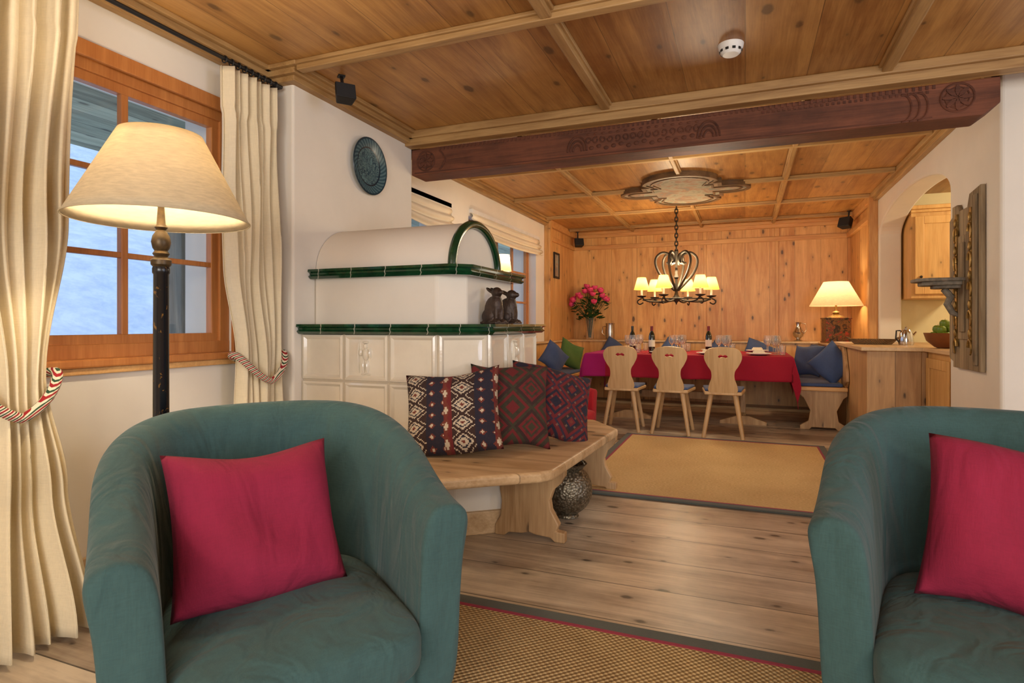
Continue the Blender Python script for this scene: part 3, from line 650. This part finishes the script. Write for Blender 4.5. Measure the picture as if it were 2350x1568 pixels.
# ---------------------------------------------------------------- rugs
def rug(lab,x0,x1,y0,y1,mat,bw):
    r=root('rug',lab,'rug',((x0+x1)/2,(y0+y1)/2,0),group='bordered sisal rugs'); w=(x1-x0)/2; h=(y1-y0)/2
    mk('rug_field',G().box(-w+bw,w-bw,-h+bw,h-bw,.001,.012),mat,r)
    def fr(o,i_,z): 
        g=G(); g.box(-w+o,w-o,-h+o,-h+i_,.001,z); g.box(-w+o,w-o,h-i_,h-o,.001,z); g.box(-w+o,-w+i_,-h+i_,h-i_,.001,z); g.box(w-i_,w-o,-h+i_,h-i_,.001,z); return g
    mk('rug_border',fr(0,bw-.012,.0135),BORD,r,bevel=.003); mk('rug_piping',fr(bw-.014,bw+.002,.014),BORDR,r)
rug('flat sisal rug with grey-green border in front of the dining table',-1.10,.66,3.74,5.92,SISAL2,.065)
rug('chunky sisal rug with grey-green border under the armchairs',-1.75,2.6,-1.6,2.13,SISAL,.075)
# ---------------------------------------------------------------- dining furniture
def bez(pts,n=8):
    out=[];L=len(pts)
    for i in range(L):
        p0,p1,p2,p3=[Vector(pts[(i+k)%L]) for k in (-1,0,1,2)]
        for j in range(n):
            t=j/n; out.append(tuple(.5*((2*p1)+(-p0+p2)*t+(2*p0-5*p1+4*p2-p3)*t*t+(-p0+3*p1-3*p2+p3)*t**3)))
    return out
half=[(0,.435),(.075,.43),(.13,.417),(.165,.375),(.168,.32),(.14,.255),(.108,.20),(.105,.13),(.128,.06),(.13,.0),(.06,-.02)]
outl=bez(half+[(-x,y) for x,y in half[::-1] if x>0],4)
hole=bez([(-.045,.345),(-.02,.365),(.0,.355),(.02,.365),(.045,.345),(.03,.33),(0,.338),(-.03,.33)],4)
chback=shapeXZ([outl,hole],.024,'chair_back')
def chair(loc,rz):
    r=root('dining_chair','carved pine chair with a shaped back and blue seat pad','chair',loc,rz,'carved pine dining chairs')
    mk('backrest',chback,CHAIRW,r,loc=(0,-.19,.455),rot=(D(10),0,0),bevel=.003)
    mk('seat',G().prism([(-.17,-.20),(.17,-.20),(.21,.20),(-.21,.20)],.42,.45),CHAIRW,r,bevel=.008)
    mk('seat_pad',G().prism([(-.165,-.165),(.165,-.165),(.20,.20),(-.20,.20)],.45,.475),BLUEF,r,bevel=.01,seg=3,smooth=True)
    for sx in (-1,1):
        for sy in (-1,1): mk('leg',G().tube([(sx*.11,sy*.13,.425),(sx*.18,sy*.20,.0)],[.024,.018],12),CHAIRW,r,smooth=True)
    return r
c0=chair((-1.19,6.22,0),D(2))
for loc,rz in (((-.69,6.22,0),D(-1)),((-.20,6.2,0),D(1))): dup(c0,loc,rz)
TX0,TX1,TY0,TY1,TZ=-1.75,.47,6.72,7.92,.765
r=root('dining_table','long pine trestle dining table under a red cloth','table',((TX0+TX1)/2,(TY0+TY1)/2,0))
mk('table_top',G().box(-1.1,1.1,-.59,.59,TZ-.045,TZ-.006),BOARDW,r,bevel=.005)
for x in (-.62,.62):
    mk('leg',G().prism([(-.30,0),(-.30,.05),(-.14,.10),(-.09,.30),(-.14,.5),(-.22,.72),(.22,.72),(.14,.5),(.09,.30),(.14,.10),(.30,.05),(.30,0),(.2,0),(.15,.03),(-.15,.03),(-.2,0)],-.03,.03,'X'),BOARDW,r,loc=(x,0,0),bevel=.006)
    mk('foot',G().prism([(-.24,0),(-.24,.03),(-.06,.09),(.06,.09),(.24,.03),(.24,0)],-.35,-.29,'Y'),BOARDW,r,loc=(x,0,0))
mk('stretcher',G().box(-.62,.62,-.03,.03,.22,.30),BOARDW,r)
OV=.27
def cloth(u,v):
    L=(TX1-TX0)/2; Wd=(TY1-TY0)/2; x=-L-OV+(2*L+2*OV)*u; y=-Wd-OV+(2*Wd+2*OV)*v
    ex=max(0,abs(x)-L); ey=max(0,abs(y)-Wd); cx=max(-L,min(L,x)); cy=max(-Wd,min(Wd,y))
    dr=math.hypot(ex,ey)+.65*min(ex,ey); fold=.022*math.sin(x*16+1.5*math.sin(x*3))*min(1,ey*6)+.022*math.sin(y*17)*min(1,ex*6)
    sx=math.copysign(1,x); sy=math.copysign(1,y)
    px=cx+sx*(ex*.14+(fold if ex>0 else 0)); py=cy+sy*(ey*.14+(fold if ey>0 else 0))
    return (px,py,-dr*.97)
mk('tablecloth',G().grid(cloth,130,80),CLOTH,smooth=True,ang=0,solid=.003,loc=((TX0+TX1)/2,(TY0+TY1)/2,TZ),label='red cloth draped over the dining table, magenta light painted into its left end',cat='tablecloth')
r=root('corner_bench','U-shaped pine corner bench along the panelled walls','bench',(0,0,0))
g=G(); g.box(-2.55,.55,8.22,8.75,.41,.45); g.box(.52,.98,6.85,8.75,.409,.449); g.box(-2.56,-2.08,6.85,8.75,.409,.449); mk('seat',g,PANELX,r,bevel=.006)
g=G(); g.box(-2.597,1.355,8.75,9.265,0,.845); g.box(.99,1.354,7.02,8.75,0,.844); g.box(-2.596,-2.55,7.0,8.75,0,.844); mk('backrest',g,PANEL,r)
g=G(); g.box(-2.597,1.355,8.72,9.265,.845,.87); g.box(.90,1.354,7.64,8.75,.845,.869); g.box(-2.596,-2.50,6.9,8.75,.845,.869); mk('ledge',g,TOPW,r,bevel=.005)
def endb(w): return [(-w/2,0),(-w/2,.04),(-w*.32,.09),(-w*.28,.2),(-w*.42,.33),(-w/2,.36),(-w/2,.41),(w/2,.41),(w/2,.36),(w*.42,.33),(w*.28,.2),(w*.32,.09),(w/2,.04),(w/2,0),(w*.3,0),(w*.25,.025),(-w*.25,.025),(-w*.3,0)]
for x in (.76,-2.32): mk('leg',G().prism(endb(.44),-.02,.02,'Y'),BOARDW,r,loc=(x,6.9,0),bevel=.005)
mk('wing',G().prism([(6.88,.45),(6.80,.52),(6.82,.62),(6.95,.80),(7.0,.87),(7.3,.87),(7.3,.45)],.955,.985,'X'),BOARDW,r,bevel=.005)
for b in ((.54,.94,6.88,8.2),(-2.54,-2.1,6.9,8.2),(-2.0,.5,8.26,8.7)):
    mk('seat_pad',G().box(b[0],b[1],b[2],b[3],.45,.485),BLUEF,r,bevel=.014,seg=3,smooth=True)
def dp(lab,x,y,rz,mat,s=.40,seed=0,z=.487,tilt=-18,roll=0): pillow('scatter_cushion',lab,s,s,.13,mat,(x,y,z),(D(tilt),D(roll),D(rz)),'scatter cushions on the corner bench',seed)
dp('blue scatter cushion turned on its corner on the bench end',.74,7.08,-25,BLUEF,.36,1,.56,-24,40)
dp('blue scatter cushion leaning on the bench back',.66,7.78,-40,BLUEF,.38,2)
dp('blue scatter cushion leaning on the bench back',.74,8.3,-75,BLUEF,.38,3)
dp('blue scatter cushion turned on its corner by the window wall',-2.32,7.1,40,BLUEF,.36,4,.54,-20,40)
dp('green scatter cushion on the bench by the window wall',-2.24,7.75,45,GREENF,.38,5,.52,-20,25)
dp('small blue scatter cushion against the back panelling',-1.9,8.56,0,BLUEF,.40,6,.50,-16,30)
for x,l,m in ((-1.1,'blue scatter cushion against the back panelling',BLUEF),(-.45,'blue scatter cushion against the back panelling',BLUEF),(.1,'blue scatter cushion against the back panelling',BLUEF)):
    dp(l,x,8.54,random.uniform(-12,12),m,.40,int(x*10)+30,.50,-16,random.uniform(20,50))
armchair('small red upholstered armchair near the dining table',(-1.77,5.72,0.001),D(75),REDF,.74,group='red armchair by the dining table')
r=root('kitchen_counter','knotty pine plank counter block below the arched opening','counter',(0,0,0))
mk('counter_body',G().box(.99,1.395,5.92,7.0,0,.87).box(1.395,1.438,5.921,7.6,0,.869),COUNTW,r,bevel=.006)
mk('counter_base',G().box(.975,1.438,5.905,6.84,0,.09),COUNTW,r,bevel=.006)
r=root('kitchen_cabinet','pale pine kitchen base cabinet behind the arch','cabinet',(0,0,0))
mk('cabinet_body',G().box(1.44,2.04,5.25,7.6,0,.87),CABW,r)
mk('cabinet_door',G().box(1.425,1.44,5.28,5.88,.1,.82).box(1.415,1.425,5.28,5.36,.1,.82).box(1.415,1.425,5.80,5.88,.1,.82).box(1.415,1.425,5.36,5.80,.1,.18).box(1.415,1.425,5.36,5.80,.74,.82),CABW,r,bevel=.004)
mk('worktop',G().prism([(.94,5.87),(1.40,5.87),(1.40,5.22),(2.08,5.22),(2.08,7.62),(.94,7.62)],.871,.905),TOPW,bevel=.006,label='pale wooden worktop running through the arched opening',cat='worktop')
r=root('wall_cabinet','pine kitchen wall cupboard with crown moulding','cabinet',(0,0,0))
mk('cabinet_body',G().box(1.64,2.12,7.36,7.94,1.38,2.28),CABW,r)
mk('cabinet_crown',G().box(1.63,2.16,7.32,7.94,2.28,2.31).box(1.63,2.19,7.29,7.94,2.31,2.35),CABW,r,bevel=.006)
g=G(); g.box(1.67,2.09,7.345,7.36,1.42,2.24)
for b in ((1.67,1.75,1.42,2.24),(2.01,2.09,1.42,2.24),(1.75,2.01,1.42,1.50),(1.75,2.01,2.16,2.24)): g.box(b[0],b[1],7.33,7.345,b[2],b[3])
d=mk('door',g,CABW,r,bevel=.004); mk('knob',G().ell((1.72,7.315,1.6),(.014,.014,.014)),BLACK,d,smooth=True)
# ---------------------------------------------------------------- chandelier
r=root('chandelier','wrought iron chandelier with six small yellow shades','chandelier',(-.785,7.48,0))
zc=1.43
g=G(); z=CH-.01; k=0
while z>2.02:
    pts=[]
    for t in [2*pi*i/14 for i in range(14)]:
        a,b=.018*math.cos(t),.034*math.sin(t); pts.append((a,0,z-.03+b) if k%2 else (0,a,z-.03+b))
    g.tube(pts,.0075,6,True); z-=.05; k+=1
mk('chain',g,IRON,r,smooth=True)
mk('ceiling_hook',G().lathe([(.04,CH-.02),(.045,CH)],20),IRON,r)
mk('stem',G().lathe([(.001,1.34),(.014,1.37),(.04,1.40),(.05,1.43),(.028,1.46),(.018,1.50),(.016,1.66),(.03,1.68),(.016,1.72),(.013,1.98),(.02,2.0),(.008,2.02)],16),IRON,r,smooth=True)
def crm(P,n=5):
    Q=[]
    for i in range(len(P)-1):
        p0=Vector(P[max(i-1,0)]);p1=Vector(P[i]);p2=Vector(P[i+1]);p3=Vector(P[min(i+2,len(P)-1)])
        for j in range(n): t=j/n; Q.append(.5*((2*p1)+(-p0+p2)*t+(2*p0-5*p1+4*p2-p3)*t*t+(-p0+3*p1-3*p2+p3)*t**3))
    Q.append(Vector(P[-1])); return Q
for kk in range(6):
    a=D(16)+kk*pi/3; ca,sa=math.cos(a),math.sin(a)
    P=crm([(.02,1.44),(.12,1.395),(.25,1.38),(.36,1.395),(.42,1.44)])
    mk('arm',G().tube([(ca*q[0],sa*q[0],q[1]) for q in P],.011,8),IRON,r,smooth=True)
    Q=crm([(.02,1.52),(.10,1.60),(.20,1.72),(.25,1.84),(.24,1.93),(.17,1.985),(.09,1.965),(.06,1.90),(.085,1.85),(.12,1.86)])
    mk('scroll',G().tube([(ca*q[0],sa*q[0],q[1]) for q in Q],.0155,8),IRON,r,smooth=True)
    Q=crm([(.42,1.42),(.46,1.40),(.47,1.37),(.44,1.35),(.40,1.37)]); mk('finial',G().tube([(ca*q[0],sa*q[0],q[1]) for q in Q],.008,8),IRON,r,smooth=True)
    mk('candle_cup',G().lathe([(.012,0),(.05,.012),(.06,.024),(.012,.028),(.012,.075)],16),IRON,r,smooth=True,loc=(ca*.42,sa*.42,zc))
    mk('candle',G().lathe([(.013,.03),(.013,.12)],10),WHITEP,r,loc=(ca*.42,sa*.42,zc))
    mk('lamp_shade',G().grid(lambda u,v:((.094-.042*v)*math.cos(2*pi*u),(.094-.042*v)*math.sin(2*pi*u),.10+.15*v),28,5,True),SHADE2,r,smooth=True,ang=0,loc=(ca*.42,sa*.42,zc))
    light('POINT','chandelier_light',(-.785+ca*.42,7.48+sa*.42,zc+.19),3,(1,.76,.44),.03)
mk('ring',G().tube([(.40*math.cos(t),.40*math.sin(t),1.405) for t in [2*pi*i/60 for i in range(60)]],.007,8,True),IRON,r,smooth=True)
def quat(s,ins=0.):
    pts=[]
    A,B=.50,.56
    def arc(cx,cy,rr,a0,a1,n=12):
        for i in range(n+1): t=a0+(a1-a0)*i/n; pts.append((cx+rr*math.cos(t),cy+rr*math.sin(t)))
    i=ins
    arc(A*.96,0,.20-i,-pi/2,pi/2); pts.append((A*.80-i,.20-i)); pts.append((A*.80-i,.34-i)); pts.append((A*.62-i,.34-i)); arc(0,B*.66,.38-i,D(12),D(168),18)
    pts.append((-A*.62+i,.34-i)); pts.append((-A*.80+i,.34-i)); pts.append((-A*.80+i,.20-i)); arc(-A*.96,0,.20-i,pi/2,pi*1.5); pts.append((-A*.80+i,-.20+i)); pts.append((-A*.80+i,-.34+i)); pts.append((-A*.62+i,-.34+i))
    arc(0,-B*.66,.38-i,D(192),D(348),18); pts.append((A*.62-i,-.34+i)); pts.append((A*.80-i,-.34+i)); pts.append((A*.80-i,-.20+i))
    return [(x*s,y*s) for x,y in pts]
MEDW=wood('medallion_frame_wood',(84,60,38),(136,104,70),'X','Y',2,.5,0,0)
r=root('ceiling_medallion','painted quatrefoil ceiling medallion with a moulded wood frame','medallion',(-.62,6.62,CH))
mk('medallion_frame',shape2d([quat(1.0),quat(1.0,.04)],.055,'med_frame'),MEDW,r,loc=(0,0,-.0275))
mk('inner_moulding',shape2d([quat(1.0,.085),quat(1.0,.105)],.02,'med_inner'),MEDW,r,loc=(0,0,-.045))
mk('painted_panel',shape2d([quat(1.0,.035)],.044,'med_panel'),FRES,r,loc=(0,0,-.0222))
r=root('table_lamp','square painted tole lamp with a cream cone shade on the ledge','lamp',(1.055,8.3,.871),D(8))
mk('base',G().box(-.14,.14,-.11,.11,0,.31).box(-.15,.15,-.12,.12,.0,.02).box(-.15,.15,-.12,.12,.295,.315),BOXP,r,bevel=.004)
mk('neck',G().lathe([(.10,.315),(.09,.33),(.05,.34),(.03,.36),(.045,.38),(.012,.40),(.010,.56)],20),GOLD,r,smooth=True)
mk('lamp_shade',G().grid(lambda u,v:((.30-.16*v)*math.cos(2*pi*u),(.30-.16*v)*math.sin(2*pi*u),.46+.30*v),48,6,True),SHADE3,r,smooth=True,ang=0)
light('POINT','table_lamp_light',(1.055,8.3,1.50),9,(1,.78,.50),.06)
# ---------------------------------------------------------------- ledge & counter items
r=root('flower_vase','clear glass vase of water and stems','vase',(-2.25,8.98,.871))
mk('vase_body',G().lathe([(.05,0),(.06,.02),(.055,.15),(.075,.33),(.07,.33),(.05,.15),(.05,.02),(.001,.015)],24),GLASS,r,smooth=True)
r=root('rose_bouquet','full bouquet of pink roses with green leaves in the glass vase','flowers',(-2.25,8.98,.90))
g=G(); lf=G(); rnd=random.Random(7); heads=[]
for k in range(26):
    a=rnd.uniform(0,2*pi); rr=.29*math.sqrt(rnd.random()); x,y=rr*math.cos(a),rr*math.sin(a)*.8; z=.52+.28*(1-(rr/.3)**2)+rnd.uniform(-.05,.04); heads.append((x,y,z))
    g.tube([(x*.06,y*.06,.0),(x*.2,y*.2,.3),(x,y,z)],.004,6)
    for q in range(5):
        b=rnd.uniform(0,2*pi); hz=rnd.uniform(.45,.95)*z; M=Matrix.Translation((x*hz/z+.05*math.cos(b),y*hz/z+.05*math.sin(b),hz))@Euler((rnd.uniform(-.6,.6),rnd.uniform(-.6,.6),b)).to_matrix().to_4x4()
        lf.prism([(-.05,0),(-.02,.022),(.03,.018),(.055,0),(.03,-.018),(-.02,-.022)],-.001,.001,'Z',M)
mk('stem',g,GREENL,r); o=mk('foliage',lf,GREENL,r); o['kind']='stuff'
rg=G()
for L,(rad,n) in enumerate(((.042,6),(.03,5),(.018,4))):
    for i_ in range(n):
        a=2*pi*i_/n+L*.5; rg.ell((0,0,0),(rad*.72,.012,.032-.004*L),10,6,Matrix.Rotation(a,4,'Z')@Matrix.Translation((0,rad*.75,.002*L))@Matrix.Rotation(D(-22+6*L),4,'X'))
rg.ell((0,0,-.01),(.03,.03,.025),12,8); rose=None
for h in heads:
    if rose is None: rose=mk('rose',rg,ROSE,r,smooth=True,loc=h)
    else: c=rose.copy(); COL.objects.link(c); c.location=h; c.rotation_euler=(rnd.uniform(-.4,.4),rnd.uniform(-.4,.4),rnd.uniform(0,3))
r=root('silver_pitcher','polished silver water pitcher on the ledge','pitcher',(-1.93,8.98,.871))
mk('pitcher_body',G().lathe([(.05,0),(.07,.01),(.075,.12),(.065,.22),(.07,.25),(.065,.25),(.06,.2),(.001,.19)],24),SILV,r,smooth=True)
mk('handle',G().tube([(-.07,0,.2),(-.12,0,.19),(-.125,0,.1),(-.075,0,.05)],.007,8),SILV,r,smooth=True)
r=root('silver_jug','small footed silver jug with a curved handle','jug',(.68,8.95,.871))
mk('jug_body',G().lathe([(.05,0),(.055,.01),(.02,.03),(.06,.07),(.07,.12),(.04,.17),(.025,.21),(.035,.26),(.03,.26),(.001,.2)],24),SILV,r,smooth=True)
mk('handle',G().tube([(.03,0,.25),(.09,0,.24),(.10,0,.15),(.065,0,.10)],.006,8),SILV,r,smooth=True)
r=root('wicker_tray','low oval wicker tray on the counter','tray',(1.18,6.75,.906))
mk('tray_body',G().lathe([(.001,0),(.13,0),(.17,.05),(.175,.05),(.165,.05),(.13,.012),(.001,.012)],32,Matrix.Scale(1.25,4,(1,0,0))),WICK,r,smooth=True)
for s in (1,-1): mk('handle',G().tube([(s*(.2+.03*math.sin(t)),.05*math.cos(t),.05+.02*math.sin(t)) for t in [i*pi/8 for i in range(9)]],.006,6),WICK,r)
r=root('kettle','small chrome kettle on the worktop','kettle',(1.42,6.55,.906))
mk('kettle_body',G().lathe([(.06,0),(.065,.02),(.052,.12),(.038,.145),(.01,.155),(.012,.17),(.001,.175)],24),CHROME,r,smooth=True)
mk('handle',G().tube([(-.045,0,.135),(-.08,0,.135),(-.085,0,.06),(-.06,0,.03)],.007,8),BLACK,r,smooth=True); mk('spout',G().tube([(.05,0,.085),(.08,0,.125)],[.012,.007],8),CHROME,r,smooth=True)
mk('fruit_bowl',G().lathe([(.05,0),(.07,.01),(.125,.06),(.145,.125),(.138,.125),(.115,.065),(.06,.022),(.001,.02)],36),BOWLW,smooth=True,loc=(1.52,5.78,.906),label='turned wooden bowl holding green apples',cat='bowl')
ap=G().lathe([(.001,-.028),(.012,-.034),(.028,-.028),(.037,-.005),(.034,.018),(.020,.032),(.006,.027),(.001,.022)],18)
for x,y,z in ((0,0,.085),(.07,0,.10),(-.07,.01,.10),(.02,.07,.10),(-.01,-.075,.10),(.035,-.02,.155),(-.04,.03,.155),(-.035,-.045,.15),(.03,.05,.16),(0,0,.20)):
    r=root('apple','green apple piled in the wooden bowl','apple',(1.52+x,5.78+y,.906+z),group='green apples in the wooden bowl')
    mk('apple_flesh',ap,APPLE,r,smooth=True); mk('stem',G().tube([(0,0,.02),(.004,0,.042)],.0015,5),BOWLW,r)
r=root('picture_frame','small dark-framed picture on the pine side wall','picture',(XL+.041,8.33,1.97))
g=G(); g.box(0,.02,-.13,-.10,-.19,.19); g.box(0,.02,.10,.13,-.19,.19); g.box(0,.02,-.1,.1,-.19,-.16); g.box(0,.02,-.1,.1,.16,.19); mk('frame',g,BLACK,r); mk('print',G().box(0,.01,-.1,.1,-.16,.16),FRES,r)
# ---------------------------------------------------------------- carved bracket panel
r=root('carved_wall_shelf','weathered grey carved panel with worn gilding and a bracket shelf','wall shelf',(XR-.0,4.80,0))
prof=[(-.30,.80),(.22,.80),(.22,.84),(.30,.86),(.30,1.84),(.24,1.86),(.24,1.93),(.14,1.93),(.10,1.88),(-.06,1.88),(-.1,1.96),(-.30,1.98)]
mk('panel',G().prism(prof,-.03,-.002,'X'),GREYW,r,bevel=.004)
g=G(); g.box(-.045,-.03,-.26,-.20,.84,1.93); g.box(-.045,-.03,.16,.22,.9,1.82); g.box(-.042,-.03,-.12,.08,1.0,1.7); g.box(-.055,-.042,-.07,.03,1.05,1.65); mk('moulding',g,GREYW,r,bevel=.005)
for s,y in ((1,-.16),(-1,.12)):
    g=G()
    g.box(-.043,-.031,y-.02,y+.02,.95,1.86)
    for k in range(5):
        z0=.95+k*.19; g.tube([(-.045,y+s*(.03*math.cos(t)),z0+.05*math.sin(t)) for t in [i*.55 for i in range(9)]],[.011-.0008*i for i in range(9)],7)
        g.ell((-.046,y,z0+.09),(.010,.016,.03))
    mk('gilt_carving',g,GOLD,r,smooth=True)
GC=plain('grey_carved',(122,112,98),.8,var=.35,sc=30,bump=.8,bs=40)
g=G().prism([(.0,-.10),(.0,.16),(-.22,.16),(-.28,.10),(-.28,-.04),(-.22,-.10)],1.392,1.415).prism([(.0,-.08),(.0,.14),(-.19,.14),(-.24,.09),(-.24,-.03),(-.19,-.08)],1.366,1.393).prism([(.0,-.05),(.0,.11),(-.13,.11),(-.17,.07),(-.17,-.01),(-.13,-.05)],1.345,1.367)
mk('shelf',G().add(g.v,g.f,Matrix.Translation((-.03,.02,0))),GC,r,bevel=.006)
mk('shelf_bracket',G().tube([(-.04,.05,1.16),(-.08,.05,1.18),(-.11,.05,1.24),(-.09,.05,1.29),(-.13,.05,1.345)],[.014,.02,.022,.024,.022],10),GC,r,smooth=True)
# ---------------------------------------------------------------- table setting
def bottle(x,y,lab,cap):
    r=root('wine_bottle',lab,'bottle',(x,y,TZ+.004),group='bottles on the dining table')
    mk('bottle_body',G().lathe([(.001,.01),(.034,0),(.037,.01),(.037,.19),(.03,.22),(.015,.25),(.014,.30),(.016,.305),(.016,.31),(.001,.31)],20),BOTG,r,smooth=True)
    mk('bottle_label',G().lathe([(.0375,.07),(.0375,.15)],20,cap=False),BOTLAB,r,smooth=True); mk('capsule',G().lathe([(.0155,.255),(.0165,.312),(.001,.313)],16),cap,r,smooth=True)
bottle(-1.02,7.05,'dark red-wine bottle with pale label',WINER); bottle(-.40,7.35,'dark wine bottle with pale label',WINER); bottle(-1.30,7.35,'dark green wine bottle',BOTG)
wg=G().lathe([(.032,0),(.03,.003),(.004,.006),(.004,.085),(.02,.10),(.036,.13),(.038,.16),(.031,.205),(.0295,.205),(.036,.16),(.034,.13),(.018,.103),(.001,.1)],16)
tg=G().lathe([(.028,0),(.034,.10),(.032,.10),(.026,.006),(.001,.006)],16)
first={}
def item(nm,lab,cat,gg,mat,x,y,z,grp):
    if nm not in first:
        o=mk(nm,gg,mat,smooth=True,loc=(x,y,z),label=lab,cat=cat,group=grp); first[nm]=o
    else:
        o=first[nm].copy(); COL.objects.link(o); o.location=(x,y,z)
    return o
pg=G().lathe([(.001,.006),(.08,.006),(.13,.02),(.132,.022),(.128,.025),(.08,.012),(.001,.011)],28)
for side,y in ((0,6.92),(1,7.74)):
    for k in range(4):
        x=-1.42+k*.52; item('dinner_plate','white porcelain plate on the red cloth','plate',pg,PORC,x,y,TZ+.001,'plates on the dining table')
        s=1 if side==0 else -1
        item('wine_glass','clear stemmed wine glass','glass',wg,GLASS,x+.17,y+s*.17,TZ+.004,'wine glasses on the dining table')
        for dx,dy in ((.10,.22),(.20,.26)): item('wine_glass','','',wg,GLASS,x+dx,y+s*dy,TZ+.004,'')
        item('water_tumbler','clear glass water tumbler','glass',tg,GLASS,x+.24,y+s*.12,TZ+.004,'water tumblers on the dining table')
for nx,ny in ((-1.42,6.9),(-.90,6.9),(-.38,6.9),(.14,6.9),(-1.42,7.76),(.14,7.76)):
    item('napkin','folded cream napkin lying on a plate','napkin',G().box(-.06,.06,-.03,.03,0,.018).box(-.05,.05,-.026,.026,.018,.03),BLIND,nx,ny,TZ+.026,'folded napkins on the plates')
# ---------------------------------------------------------------- lights & world
W=bpy.data.worlds.new('world'); S.world=W; W.use_nodes=True; bg=W.node_tree.nodes['Background']; bg.inputs[0].default_value=(.48,.67,1.0,1); bg.inputs[1].default_value=1.3
light('AREA','window_daylight_front',(.8,-2.9,1.6),108,(.94,.97,1.0),3.6,(pi/2,0,0),1.8)
light('AREA','window_daylight_side',(4.3,1.0,1.6),60,(.66,.77,1.0),2.6,(0,pi/2,0),1.6)
light('POINT','chandelier_glow',(-.785,7.48,1.78),46,(1,.80,.50),.14)
light('POINT','kitchen_light',(2.9,6.3,2.2),52,(1,.86,.58),.15)
light('POINT','sitting_room_fill',(1.6,.1,1.7),34,(1,.86,.64),.12)  # added soft warm fill light, no lamp stands here
light('POINT','sitting_room_fill',(-.9,-1.4,1.7),34,(1,.86,.64),.12)  # second added fill light behind the camera, without a fixture
light('POINT','dining_fill',(-.3,5.0,1.9),20,(1,.86,.64),.2)  # added warm fill for the dining side, hangs free without any lamp
S.view_settings.view_transform='Standard'; S.view_settings.look='None'; S.view_settings.exposure=.3
